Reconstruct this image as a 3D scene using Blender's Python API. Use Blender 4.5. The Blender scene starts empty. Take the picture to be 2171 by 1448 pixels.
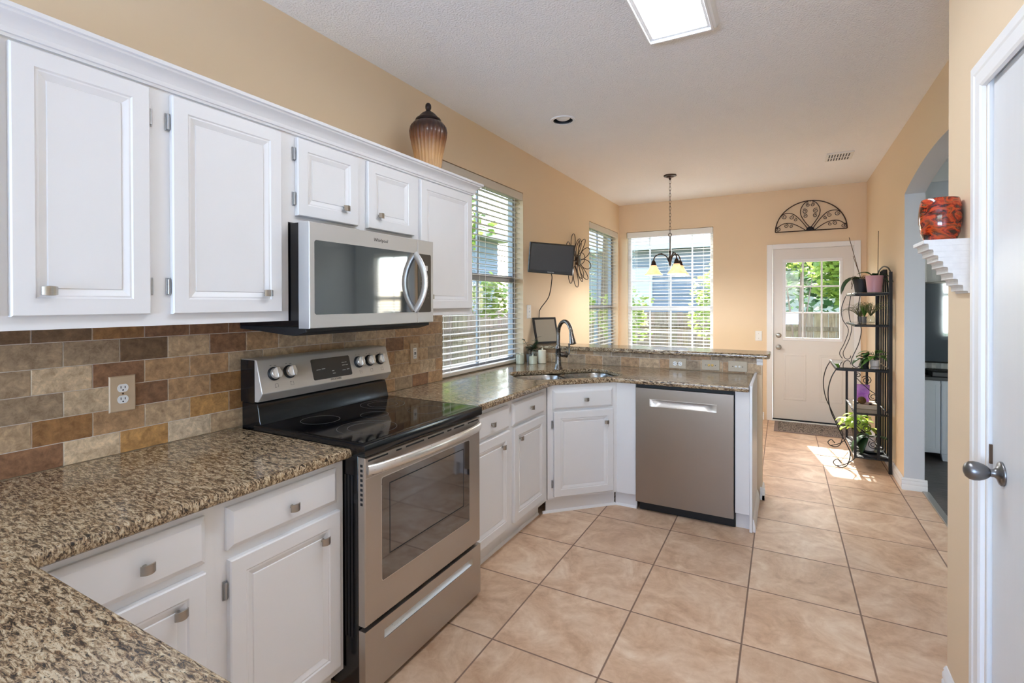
import bpy, bmesh, math, random
from math import sin, cos, pi, radians, atan2, hypot, sqrt
from mathutils import Vector, Matrix
SC = bpy.context.scene
COL = SC.collection
rnd = random.Random(7)

# ------------------------------------------------------------------ camera
F_PX, YAW, PIT, ROL, CY, CAMZ = 1060.9, 0.5012, -0.006, -0.0023, 648.78, 1.4127
cd = bpy.data.cameras.new('camera'); cam = bpy.data.objects.new('camera', cd); COL.objects.link(cam)
Rh = Vector((cos(YAW), sin(YAW), 0)); Fh = Vector((-sin(YAW), cos(YAW), 0)); Zh = Vector((0, 0, 1))
Fw = Fh * cos(PIT) + Zh * sin(PIT); Up = -Fh * sin(PIT) + Zh * cos(PIT)
Rt = Rh * cos(ROL) + Up * sin(ROL); Ut = -Rh * sin(ROL) + Up * cos(ROL)
cam.matrix_world = Matrix(((Rt.x, Ut.x, -Fw.x, 0), (Rt.y, Ut.y, -Fw.y, 0), (Rt.z, Ut.z, -Fw.z, CAMZ), (0, 0, 0, 1)))
cd.sensor_width = 36; cd.lens = F_PX / 2171 * 36; cd.shift_y = -(724 - CY) / 2171
cd.clip_start = 0.02; cd.clip_end = 200
SC.camera = cam

# ------------------------------------------------------------------ sky, sun, exposure
W = bpy.data.worlds.new('sky'); SC.world = W; W.use_nodes = True
wn = W.node_tree.nodes; wl = W.node_tree.links
sky = wn.new('ShaderNodeTexSky'); sky.sky_type = 'NISHITA'; sky.sun_disc = False
SUN_DIR = Vector((0.182, -1.05, -0.996)).normalized()
sky.sun_elevation = math.asin(-SUN_DIR.z); sky.sun_rotation = atan2(-SUN_DIR.x, -SUN_DIR.y)
sky.air_density = 1.0; sky.dust_density = 2.0
wn['Background'].inputs['Strength'].default_value = 1.8
wl.new(sky.outputs[0], wn['Background'].inputs['Color'])
sl = bpy.data.lights.new('sun', 'SUN'); sun = bpy.data.objects.new('sun', sl); COL.objects.link(sun)
sl.energy = 24.0; sl.angle = radians(0.6); sl.color = (1.0, 0.95, 0.86)
sun.rotation_euler = SUN_DIR.to_track_quat('-Z', 'Y').to_euler(); sun.location = (0, 12, 9)
vs = SC.view_settings
vs.view_transform = 'Standard'; vs.look = 'None'; vs.gamma = 1; vs.use_curve_mapping = False
vs.exposure = 0.12
CYC = SC.cycles
CYC.max_bounces = 12; CYC.diffuse_bounces = 8; CYC.glossy_bounces = 5; CYC.transmission_bounces = 6; CYC.transparent_max_bounces = 12
CYC.caustics_reflective = False; CYC.caustics_refractive = False
CYC.sample_clamp_indirect = 6.0
CYC.use_adaptive_sampling = True; CYC.adaptive_threshold = 0.02
CYC.use_denoising = True

def area_light(name, loc, target, sx, sy, power, col=(1, 1, 1)):
    l = bpy.data.lights.new(name, 'AREA'); l.shape = 'RECTANGLE'; l.size = sx; l.size_y = sy; l.energy = power; l.color = col
    o = bpy.data.objects.new(name, l); COL.objects.link(o); o.location = loc
    o.rotation_euler = (Vector(target) - Vector(loc)).to_track_quat('-Z', 'Y').to_euler()
    return o
def point_light(name, loc, power, col=(1, 1, 1), r=0.04):
    l = bpy.data.lights.new(name, 'POINT'); l.energy = power; l.color = col; l.shadow_soft_size = r
    o = bpy.data.objects.new(name, l); COL.objects.link(o); o.location = loc
    return o
# added fill lamp behind the camera, and daylight at the front window beyond the arch

area_light('rear_fill_added', (-0.75, -3.25, 0.55), (-0.75, 1.5, 2.75), 2.6, 1.2, 440, (0.46, 0.61, 1.0))
area_light('daylight_front_room', (2.84, 0.2, 1.6), (1.9, 4, 1.3), 0.8, 1.5, 66, (1.0, 0.95, 0.82))

# ------------------------------------------------------------------ node materials
def lin(c):
    f = lambda v: v / 12.92 if v <= 0.04045 else ((v + 0.055) / 1.055) ** 2.4
    return tuple(f(v / 255.0) for v in c) + (1.0,)
class NT:
    def __init__(s, name):
        s.m = bpy.data.materials.new(name); s.m.use_nodes = True; s.t = s.m.node_tree; s.t.nodes.clear()
        s.out = s.n('ShaderNodeOutputMaterial')
    def n(s, typ, **kw):
        nd = s.t.nodes.new(typ)
        for k, v in kw.items():
            if k.startswith('_'): setattr(nd, k[1:], v)
            else:
                key = int(k[1:]) if k[0] == 'i' and k[1:].isdigit() else k.replace('_', ' ')
                if isinstance(v, bpy.types.NodeSocket): s.t.links.new(v, nd.inputs[key])
                else: nd.inputs[key].default_value = v
        return nd
    def l(s, a, b): s.t.links.new(a, b)
    def coord(s, scale=(1, 1, 1), rot=(0, 0, 0), loc=(0, 0, 0)):
        tc = s.n('ShaderNodeTexCoord'); mp = s.n('ShaderNodeMapping', i0=tc.outputs['Object'])
        mp.inputs['Scale'].default_value = scale; mp.inputs['Rotation'].default_value = rot; mp.inputs['Location'].default_value = loc
        return mp.outputs[0]
    def noise(s, vec, scale, detail=4, rough=0.5, dist=0.0):
        return s.n('ShaderNodeTexNoise', Vector=vec, Scale=scale, Detail=detail, Roughness=rough, Distortion=dist)
    def ramp(s, fac, stops, interp='LINEAR'):
        r = s.n('ShaderNodeValToRGB', i0=fac); e = r.color_ramp; e.interpolation = interp
        while len(e.elements) > 1: e.elements.remove(e.elements[-1])
        e.elements[0].position = stops[0][0]; e.elements[0].color = lin(stops[0][1])
        for p, c in stops[1:]:
            el = e.elements.new(p); el.color = lin(c)
        return r.outputs[0]
    def math(s, op, a, b=None):
        nd = s.n('ShaderNodeMath', _operation=op)
        for i, v in enumerate((a, b)):
            if v is None: continue
            if isinstance(v, bpy.types.NodeSocket): s.l(v, nd.inputs[i])
            else: nd.inputs[i].default_value = v
        return nd.outputs[0]
    def mix(s, fac, a, b, blend='MIX'):
        nd = s.n('ShaderNodeMix', _data_type='RGBA', _blend_type=blend)
        for i, v in ((0, fac), (6, a), (7, b)):
            if isinstance(v, bpy.types.NodeSocket): s.l(v, nd.inputs[i])
            else: nd.inputs[i].default_value = v
        return nd.outputs[2]
    def bump(s, h, strength, dist=0.01):
        return s.n('ShaderNodeBump', Height=h, Strength=strength, Distance=dist).outputs[0]
    def principled(s, **kw):
        b = s.n('ShaderNodeBsdfPrincipled')
        for k, v in kw.items():
            k = k.replace('_', ' ')
            if isinstance(v, bpy.types.NodeSocket): s.l(v, b.inputs[k])
            else: b.inputs[k].default_value = v
        s.l(b.outputs[0], s.out.inputs[0])
        return b

def mat(name, col, rough=0.5, metal=0.0, var=(18, 0.05), bump=None, coat=0.0, spec=0.5, stretch=(1, 1, 1), emit=None, alpha=None, ior=None):
    """Principled surface whose colour and roughness drift a little with a noise."""
    t = NT(name); v = t.coord(scale=stretch); nz = t.noise(v, var[0], 5)
    c = lin(col); d = var[1]
    lo = tuple(x * (1 - d) for x in c[:3]) + (1,); hi = tuple(min(1, x * (1 + d)) for x in c[:3]) + (1,)
    kw = dict(Base_Color=t.mix(nz.outputs[0], lo, hi), Metallic=metal, Specular_IOR_Level=spec,
              Roughness=t.math('ADD', t.math('MULTIPLY', nz.outputs[0], 0.08), max(0, rough - 0.04)))
    if coat: kw['Coat_Weight'] = coat; kw['Coat_Roughness'] = 0.05
    if bump: kw['Normal'] = t.bump(t.noise(v, bump[0], 4).outputs[0], bump[1], bump[2] if len(bump) > 2 else 0.005)
    if emit: kw['Emission_Color'] = lin(emit[0]); kw['Emission_Strength'] = emit[1]
    if alpha is not None: kw['Alpha'] = alpha
    if ior: kw['IOR'] = ior
    t.principled(**kw)
    return t.m
M = {}
M['white_paint'] = mat('white_paint', (228, 229, 231), 0.38, var=(6, 0.02), bump=(60, 0.02, 0.002))
M['trim_white'] = mat('trim_white', (236, 237, 238), 0.4, var=(5, 0.02))
M['door_white'] = mat('door_white', (226, 222, 216), 0.35, var=(5, 0.02))
M['pantry_white'] = mat('pantry_white', (222, 226, 230), 0.32, var=(40, 0.03), bump=(30, 0.06, 0.003), stretch=(1, 1, 0.08))
M['wall_peach'] = mat('wall_peach', (228, 206, 175), 0.6, var=(3, 0.02), bump=(70, 0.05, 0.004))
M['wall_grey'] = mat('wall_grey', (205, 210, 217), 0.65, var=(3, 0.02), bump=(70, 0.08, 0.004))
M['ceiling'] = mat('ceiling', (246, 246, 246), 0.9, var=(2, 0.02), bump=(105, 0.7, 0.012))
M['nickel'] = mat('brushed_nickel', (172, 168, 161), 0.3, 1.0, var=(60, 0.08), stretch=(1, 1, 6))
M['hinge'] = mat('hinge_steel', (170, 172, 174), 0.35, 1.0, var=(90, 0.1))
M['black'] = mat('black_gloss', (14, 15, 17), 0.12, var=(12, 0.2), spec=0.6)
M['black_matt'] = mat('black_matt', (20, 21, 23), 0.55, var=(20, 0.2))
M['black_enamel'] = mat('black_enamel', (12, 13, 16), 0.16, var=(9, 0.3), spec=0.6, bump=(14, 0.03, 0.01))
M['iron'] = mat('black_iron', (22, 21, 22), 0.42, 0.3, var=(40, 0.2))
M['bronze'] = mat('dark_bronze', (70, 54, 46), 0.4, 0.7, var=(40, 0.25))
M['plastic_white'] = mat('white_plastic', (236, 236, 234), 0.35)
M['travertine_plate'] = mat('travertine_plate', (196, 172, 142), 0.55, var=(40, 0.1))
M['pale_plate'] = mat('pale_stone_plate', (190, 176, 154), 0.55, var=(50, 0.12), stretch=(1, 1, 3))
M['gun'] = mat('pewter_faucet', (118, 113, 108), 0.27, 1.0, var=(40, 0.08))
M['sink_steel'] = mat('sink_steel', (176, 172, 166), 0.28, 1.0, var=(30, 0.06))
M['screen'] = mat('dark_screen', (58, 58, 60), 0.25, var=(3, 0.06))
M['screen_pale'] = mat('pale_screen', (172, 163, 146), 0.2, var=(2, 0.12))
M['cream_wax'] = mat('cream_wax', (236, 228, 204), 0.5, var=(12, 0.04))
M['pewter_knob'] = mat('pewter_knob', (128, 128, 130), 0.33, 1.0, var=(25, 0.12))
M['leaf_dark'] = None
M['soil'] = mat('bark_soil', (62, 50, 40), 0.9, var=(80, 0.5), bump=(90, 0.5, 0.01))
M['pot_pink'] = mat('pink_glazed_pot', (196, 150, 158), 0.3, var=(10, 0.05))
M['pot_white'] = mat('white_ceramic', (232, 226, 222), 0.3, var=(10, 0.03))
M['pot_black'] = mat('black_plastic_pot', (34, 34, 36), 0.5)
M['pot_grey'] = mat('grey_pot', (120, 118, 116), 0.5, var=(20, 0.1))
M['stem_brown'] = mat('brown_stem', (86, 64, 46), 0.7, var=(40, 0.2))
M['ball'] = mat('mossy_ball', (96, 72, 40), 0.9, var=(70, 0.5), bump=(70, 0.8, 0.01))
M['dish'] = mat('dark_saucer', (46, 48, 50), 0.35)
M['blue_dish'] = mat('pale_blue_dish', (176, 190, 204), 0.3)
M['shelf_stone'] = mat('whitewashed_ledge', (226, 226, 226), 0.6, var=(60, 0.10), bump=(90, 0.25, 0.003), stretch=(1, 1, 1))
M['slat'] = mat('ivory_blind', (212, 204, 190), 0.5, var=(4, 0.03))
M['slat_white'] = mat('white_blind', (240, 240, 238), 0.5, var=(4, 0.02))
M['vinyl'] = mat('window_vinyl', (228, 230, 232), 0.4)
M['vinyl_grey'] = mat('window_grey', (150, 152, 156), 0.4)
M['brick_reveal'] = mat('brick_reveal', (140, 108, 88), 0.85, var=(30, 0.2), bump=(40, 0.4, 0.01))
M['siding'] = mat('grey_siding', (138, 146, 158), 0.8, var=(3, 0.05))
M['siding_white'] = mat('pale_siding', (214, 216, 220), 0.8, var=(3, 0.04))
M['shingle'] = mat('roof_shingle', (128, 126, 128), 0.9, var=(14, 0.2))
M['bark'] = mat('tree_bark', (112, 98, 86), 0.9, var=(14, 0.25), stretch=(4, 4, 1))
M['grass'] = mat('lawn', (104, 124, 62), 0.95, var=(5, 0.35))
M['dresser'] = mat('grey_white_paint', (206, 211, 216), 0.4, var=(5, 0.02))
M['dresser_top'] = mat('dark_top', (52, 54, 58), 0.35, var=(20, 0.1))
M['grille'] = mat('white_grille', (232, 230, 224), 0.45)
M['gold_plug'] = mat('brass_plug', (196, 160, 96), 0.35, 0.8)
M['steel_trim'] = mat('threshold_metal', (190, 188, 182), 0.35, 0.9)

def steel(name, col, rough, stretch, metal=0.92, bmp=0.02):
    t = NT(name); v = t.coord(scale=stretch); nz = t.noise(v, 160, 3)
    big = t.noise(t.coord(), 3, 2)
    c = lin(col)
    t.principled(Base_Color=t.mix(big.outputs[0], tuple(x * .93 for x in c[:3]) + (1,), tuple(x * 1.05 for x in c[:3]) + (1,)), Metallic=metal,
                 Roughness=t.math('ADD', t.math('MULTIPLY', nz.outputs[0], 0.14), rough - 0.07), Normal=t.bump(nz.outputs[0], bmp, 0.0005))
    return t.m
M['steel'] = steel('stainless_steel', (188, 181, 173), 0.33, (1, 0.03, 1))
M['steel_cool'] = steel('stainless_front', (206, 206, 206), 0.42, (1, 0.03, 1), 0.72)
M['steel_panel'] = steel('stainless_panel', (212, 205, 195), 0.44, (1, 0.03, 1), 0.5)
M['steel_vert'] = steel('dishwasher_steel', (158, 147, 136), 0.34, (1, 1, 0.03))
M['steel_bright'] = steel('polished_handle', (222, 217, 210), 0.30, (1, 1, 1), 0.8, 0.0)

def granite():
    t = NT('speckled_granite')
    v = t.coord(rot=(0, 0, radians(38)), scale=(0.8, 3.0, 1.8))
    a = t.noise(v, 46, 10, 0.74, 0.9); b = t.noise(t.coord(rot=(0, 0, radians(30)), scale=(1, 1.8, 1.4), loc=(3, 1, 0)), 30, 6, 0.65, 0.3)
    c = t.noise(t.coord(loc=(7, 2, 5), rot=(0, 0, radians(38)), scale=(1, 2, 1)), 150, 4, 0.7)
    base = t.ramp(a.outputs[0], [(0.34, (22, 19, 17)), (0.415, (58, 47, 38)), (0.465, (116, 96, 74)), (0.525, (170, 147, 116)), (0.60, (204, 188, 160)), (0.70, (168, 148, 120))])
    gold = t.mix(t.ramp(b.outputs[0], [(0.55, (0, 0, 0)), (0.68, (130, 130, 130))]), base, lin((164, 116, 64)))
    grey = t.mix(t.ramp(b.outputs[0], [(0.30, (190, 190, 190)), (0.44, (0, 0, 0))]), gold, lin((112, 106, 100)), 'MULTIPLY')
    fin = t.mix(t.ramp(c.outputs[0], [(0.36, (255, 255, 255)), (0.42, (0, 0, 0))]), grey, lin((26, 22, 20)))
    t.principled(Base_Color=fin, Roughness=0.13, Specular_IOR_Level=0.55, Normal=t.bump(a.outputs[0], 0.02, 0.002))
    return t.m
M['granite'] = granite()

FT = dict(tx=-1.0822, ty=1.7965, ts=0.4618, ta=0.006)
def floor_tile():
    t = NT('beige_floor_tile')
    tc = t.n('ShaderNodeTexCoord')
    mp = t.n('ShaderNodeMapping', i0=tc.outputs['Object'], _vector_type='TEXTURE')
    mp.inputs['Location'].default_value = (FT['tx'], FT['ty'], 0); mp.inputs['Rotation'].default_value = (0, 0, FT['ta']); mp.inputs['Scale'].default_value = (FT['ts'], FT['ts'], 1)
    sp = t.n('ShaderNodeSeparateXYZ', i0=mp.outputs[0])
    dx = t.math('PINGPONG', sp.outputs[0], 0.5); dy = t.math('PINGPONG', sp.outputs[1], 0.5)
    d = t.math('MINIMUM', dx, dy)
    g = t.n('ShaderNodeMapRange', Value=d, From_Min=0.0058, From_Max=0.0095).outputs[0]
    cell = t.n('ShaderNodeCombineXYZ', X=t.math('FLOOR', sp.outputs[0]), Y=t.math('FLOOR', sp.outputs[1]))
    wn_ = t.n('ShaderNodeTexWhiteNoise', Vector=cell.outputs[0])
    off = t.n('ShaderNodeVectorMath', _operation='MULTIPLY_ADD', i0=wn_.outputs['Color'], i1=(9, 9, 9), i2=tc.outputs['Object'])
    n1 = t.noise(off.outputs[0], 4.2, 9, 0.62, 1.1); n2 = t.noise(off.outputs[0], 22, 5, 0.6, 0.8)
    m_ = t.math('ADD', t.math('MULTIPLY', n1.outputs[0], 0.75), t.math('MULTIPLY', n2.outputs[0], 0.25))
    c = t.ramp(m_, [(0.34, (184, 148, 118)), (0.45, (207, 173, 143)), (0.54, (221, 191, 162)), (0.66, (236, 213, 188))])
    tint = t.math('ADD', t.math('MULTIPLY', wn_.outputs['Value'], 0.10), 0.92)
    cc = t.n('ShaderNodeVectorMath', _operation='SCALE', i0=c, Scale=tint).outputs[0]
    col = t.mix(g, lin((132, 106, 90)), cc)
    hgt = t.math('ADD', t.math('MULTIPLY', g, 1.0), t.math('MULTIPLY', n1.outputs[0], 0.12))
    t.principled(Base_Color=col, Roughness=t.math('ADD', t.math('MULTIPLY', n2.outputs[0], 0.16), t.math('SUBTRACT', 0.52, t.math('MULTIPLY', g, 0.2))), Normal=t.bump(hgt, 0.35, 0.003))
    return t.m
M['floor'] = floor_tile()

def stone_tile():
    t = NT('travertine_tile')
    at = t.n('ShaderNodeAttribute', _attribute_name='tone')
    v = t.coord(); off = t.n('ShaderNodeVectorMath', _operation='MULTIPLY_ADD', i0=at.outputs['Color'], i1=(40, 40, 40), i2=v)
    a = t.noise(off.outputs[0], 34, 9, 0.72, 0.35); b = t.noise(off.outputs[0], 120, 6, 0.75)
    k = t.ramp(a.outputs[0], [(0.30, (160, 150, 140)), (0.5, (206, 204, 201)), (0.68, (246, 243, 237))])
    c = t.mix(1.0, at.outputs['Color'], k, 'MULTIPLY')
    c = t.n('ShaderNodeVectorMath', _operation='SCALE', i0=c, Scale=1.75).outputs[0]
    pits = t.ramp(b.outputs[0], [(0.30, (255, 255, 255)), (0.36, (0, 0, 0))])
    c = t.mix(t.math('MULTIPLY', pits, 0.5), c, lin((104, 80, 60)))
    t.principled(Base_Color=c, Roughness=0.5, Normal=t.bump(t.math('ADD', a.outputs[0], b.outputs[0]), 0.12, 0.003))
    return t.m
M['stone'] = stone_tile()
M['grout'] = mat('sanded_grout', (206, 196, 182), 0.85, var=(80, 0.08))

def wood_floor():
    t = NT('dark_plank_floor')
    tc = t.n('ShaderNodeTexCoord')
    br = t.n('ShaderNodeTexBrick', Vector=tc.outputs['Object'], Color1=lin((92, 88, 86)), Color2=lin((74, 70, 69)), Mortar=lin((36, 34, 33)), Scale=1.0, Mortar_Size=0.002, Brick_Width=1.1, Row_Height=0.14)
    nz = t.noise(t.coord(scale=(1, 9, 1)), 9, 6)
    t.principled(Base_Color=t.mix(0.6, br.outputs[0], t.ramp(nz.outputs[0], [(0.3, (56, 53, 52)), (0.7, (118, 112, 108))])), Roughness=0.45)
    return t.m
M['wood_floor'] = wood_floor()

def fence_wood():
    t = NT('weathered_cedar')
    nz = t.noise(t.coord(scale=(6, 6, 0.6)), 6, 8, 0.6, 0.3); at = t.n('ShaderNodeAttribute', _attribute_name='tone')
    c = t.ramp(nz.outputs[0], [(0.3, (112, 92, 78)), (0.5, (158, 136, 116)), (0.7, (190, 168, 146))])
    t.principled(Base_Color=t.mix(0.35, c, at.outputs['Color']), Roughness=0.9, Normal=t.bump(nz.outputs[0], 0.3, 0.004))
    return t.m
M['fence'] = fence_wood()

def leaf(name, lo, hi, trans=0.45):
    t = NT(name); at = t.n('ShaderNodeAttribute', _attribute_name='tone')
    nz = t.noise(t.coord(), 7, 3)
    sp = t.n('ShaderNodeSeparateColor', i0=at.outputs['Color'])
    c = t.mix(t.math('ADD', t.math('MULTIPLY', sp.outputs[0], 0.7), t.math('MULTIPLY', nz.outputs[0], 0.3)), lin(lo), lin(hi))
    b = t.n('ShaderNodeBsdfPrincipled', Base_Color=c, Roughness=0.4, Specular_IOR_Level=0.4)
    tr = t.n('ShaderNodeBsdfTranslucent', Color=c)
    mx = t.n('ShaderNodeMixShader', i0=trans, i1=b.outputs[0], i2=tr.outputs[0])
    t.l(mx.outputs[0], t.out.inputs[0])
    return t.m
M['leaf_dark'] = leaf('dark_leaf', (20, 42, 26), (58, 98, 52), 0.15)
M['leaf_mid'] = leaf('green_leaf', (44, 92, 34), (120, 164, 70), 0.3)
M['leaf_lime'] = leaf('lime_leaf', (170, 204, 76), (232, 242, 150), 0.5)
M['leaf_tree'] = leaf('tree_leaf', (70, 112, 52), (178, 198, 96), 0.5)
M['leaf_shrub'] = leaf('shrub_leaf', (96, 130, 60), (196, 208, 120), 0.5)
M['leaf_deep'] = leaf('deep_green_leaf', (48, 92, 66), (112, 148, 88), 0.45)  # darker, bluer green than the other tree foliage
M['grass_blade'] = leaf('air_plant_blade', (70, 78, 50), (132, 132, 84), 0.25)

def thin_glass(name, tint=(1, 1, 1), rough=0.0, refl=1.0):
    t = NT(name)
    lw = t.n('ShaderNodeLayerWeight', Blend=0.5)      # Schlick reflectance from the facing angle
    fz = t.math('ADD', t.math('MULTIPLY', t.math('POWER', lw.outputs['Facing'], 5.0), 0.9), 0.035)
    nz = t.noise(t.coord(), 4, 2)
    tr = t.n('ShaderNodeBsdfTransparent', Color=tuple(tint) + (1,)); gl = t.n('ShaderNodeBsdfGlossy', Roughness=t.math('MULTIPLY', nz.outputs[0], rough + 0.01))
    mx = t.n('ShaderNodeMixShader', i0=t.math('MINIMUM', t.math('MULTIPLY', fz, refl), 1.0), i1=tr.outputs[0], i2=gl.outputs[0])
    t.l(mx.outputs[0], t.out.inputs[0])
    return t.m
M['pane'] = thin_glass('window_pane', (0.97, 0.98, 0.98))
M['glass'] = thin_glass('clear_glass', (0.93, 0.95, 0.94))

def amber_shade():
    t = NT('alabaster_shade'); nz = t.noise(t.coord(), 26, 4, 0.6, 0.5)
    c = t.ramp(nz.outputs[0], [(0.3, (246, 212, 170)), (0.7, (253, 236, 212))])
    b = t.n('ShaderNodeBsdfPrincipled', Base_Color=c, Roughness=0.35, Emission_Color=c, Emission_Strength=0.6)
    tr = t.n('ShaderNodeBsdfTranslucent', Color=c)
    mx = t.n('ShaderNodeMixShader', i0=0.5, i1=b.outputs[0], i2=tr.outputs[0]); t.l(mx.outputs[0], t.out.inputs[0])
    return t.m
M['shade'] = amber_shade()
def emit(name, col, strength):
    t = NT(name); nz = t.noise(t.coord(), 3, 1)
    e = t.n('ShaderNodeEmission', Color=lin(col), Strength=t.math('ADD', t.math('MULTIPLY', nz.outputs[0], strength * 0.04), strength * 0.98)); t.l(e.outputs[0], t.out.inputs[0]); return t.m
M['diffuser'] = emit('lit_diffuser', (240, 246, 255), 22.0)

def urn_glaze():
    t = NT('smoked_amber_glass'); tc = t.n('ShaderNodeTexCoord'); sp = t.n('ShaderNodeSeparateXYZ', i0=tc.outputs['Object'])
    nz = t.noise(tc.outputs['Object'], 30, 3)
    h = t.math('ADD', sp.outputs[2], t.math('MULTIPLY', nz.outputs[0], 0.03))
    g = t.n('ShaderNodeMapRange', Value=h, From_Min=0.0, From_Max=0.36).outputs[0]
    c = t.ramp(g, [(0.0, (236, 204, 160)), (0.45, (208, 162, 112)), (0.72, (122, 72, 40)), (0.9, (50, 26, 18))])
    t.principled(Base_Color=c, Roughness=0.3, Specular_IOR_Level=0.5, Coat_Weight=0.3)
    return t.m
M['urn'] = urn_glaze()
def art_glass():
    t = NT('flame_art_glass'); v = t.coord(scale=(1, 1, 1.7))
    a = t.noise(v, 16, 7, 0.6, 1.6)
    c = t.ramp(a.outputs[0], [(0.32, (16, 8, 7)), (0.42, (56, 20, 13)), (0.48, (132, 34, 14)), (0.535, (196, 66, 20)), (0.58, (150, 66, 26)), (0.64, (70, 34, 24)), (0.72, (150, 106, 78))])
    t.principled(Base_Color=c, Roughness=0.12, Coat_Weight=0.5)
    return t.m
M['art_glass'] = art_glass()
def purple():
    t = NT('violet_glow_bag'); a = t.noise(t.coord(), 18, 5, 0.6, 0.6)
    c = t.ramp(a.outputs[0], [(0.35, (206, 140, 226)), (0.6, (240, 200, 248))])
    b = t.n('ShaderNodeBsdfPrincipled', Base_Color=c, Roughness=0.35); tr = t.n('ShaderNodeBsdfTranslucent', Color=c)
    mx = t.n('ShaderNodeMixShader', i0=0.5, i1=b.outputs[0], i2=tr.outputs[0]); t.l(mx.outputs[0], t.out.inputs[0])
    return t.m
M['purple'] = purple()
def rug_mat():
    t = NT('patterned_rug'); v = t.coord()
    vo = t.n('ShaderNodeTexVoronoi', Vector=v, Scale=26.0, _feature='DISTANCE_TO_EDGE'); nz = t.noise(v, 46, 4, 0.6, 1.8)
    k = t.math('ADD', t.math('MULTIPLY', vo.outputs['Distance'], 0.9), t.math('MULTIPLY', nz.outputs[0], 0.8))
    t.principled(Base_Color=t.ramp(k, [(0.40, (48, 42, 42)), (0.47, (122, 112, 106)), (0.56, (176, 164, 152)), (0.7, (98, 90, 88))]), Roughness=0.95, Normal=t.bump(nz.outputs[0], 0.4, 0.004))
    return t.m
M['rug'] = rug_mat()
M['rug_edge'] = mat('rug_binding', (136, 122, 118), 0.95)
M['glass_black'] = mat('black_glass', (10, 10, 12), 0.06, var=(4, 0.1), spec=0.7)
M['oven_glass'] = mat('oven_glass', (24, 20, 19), 0.05, var=(4, 0.1), spec=1.0, ior=1.95)
M['mw_glass'] = mat('microwave_glass', (34, 39, 43), 0.03, var=(4, 0.08), spec=1.0, ior=2.3)
M['panel_glass'] = mat('control_glass', (62, 58, 54), 0.15, var=(6, 0.05))
M['mark_grey'] = mat('printed_mark', (70, 68, 66), 0.5)
M['mark_pale'] = mat('pale_mark', (196, 194, 190), 0.5)
M['ring_line'] = mat('burner_line', (96, 94, 92), 0.4)
M['urn_lid'] = mat('dark_urn_lid', (44, 30, 26), 0.35, 0.3, var=(40, 0.3))

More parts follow.
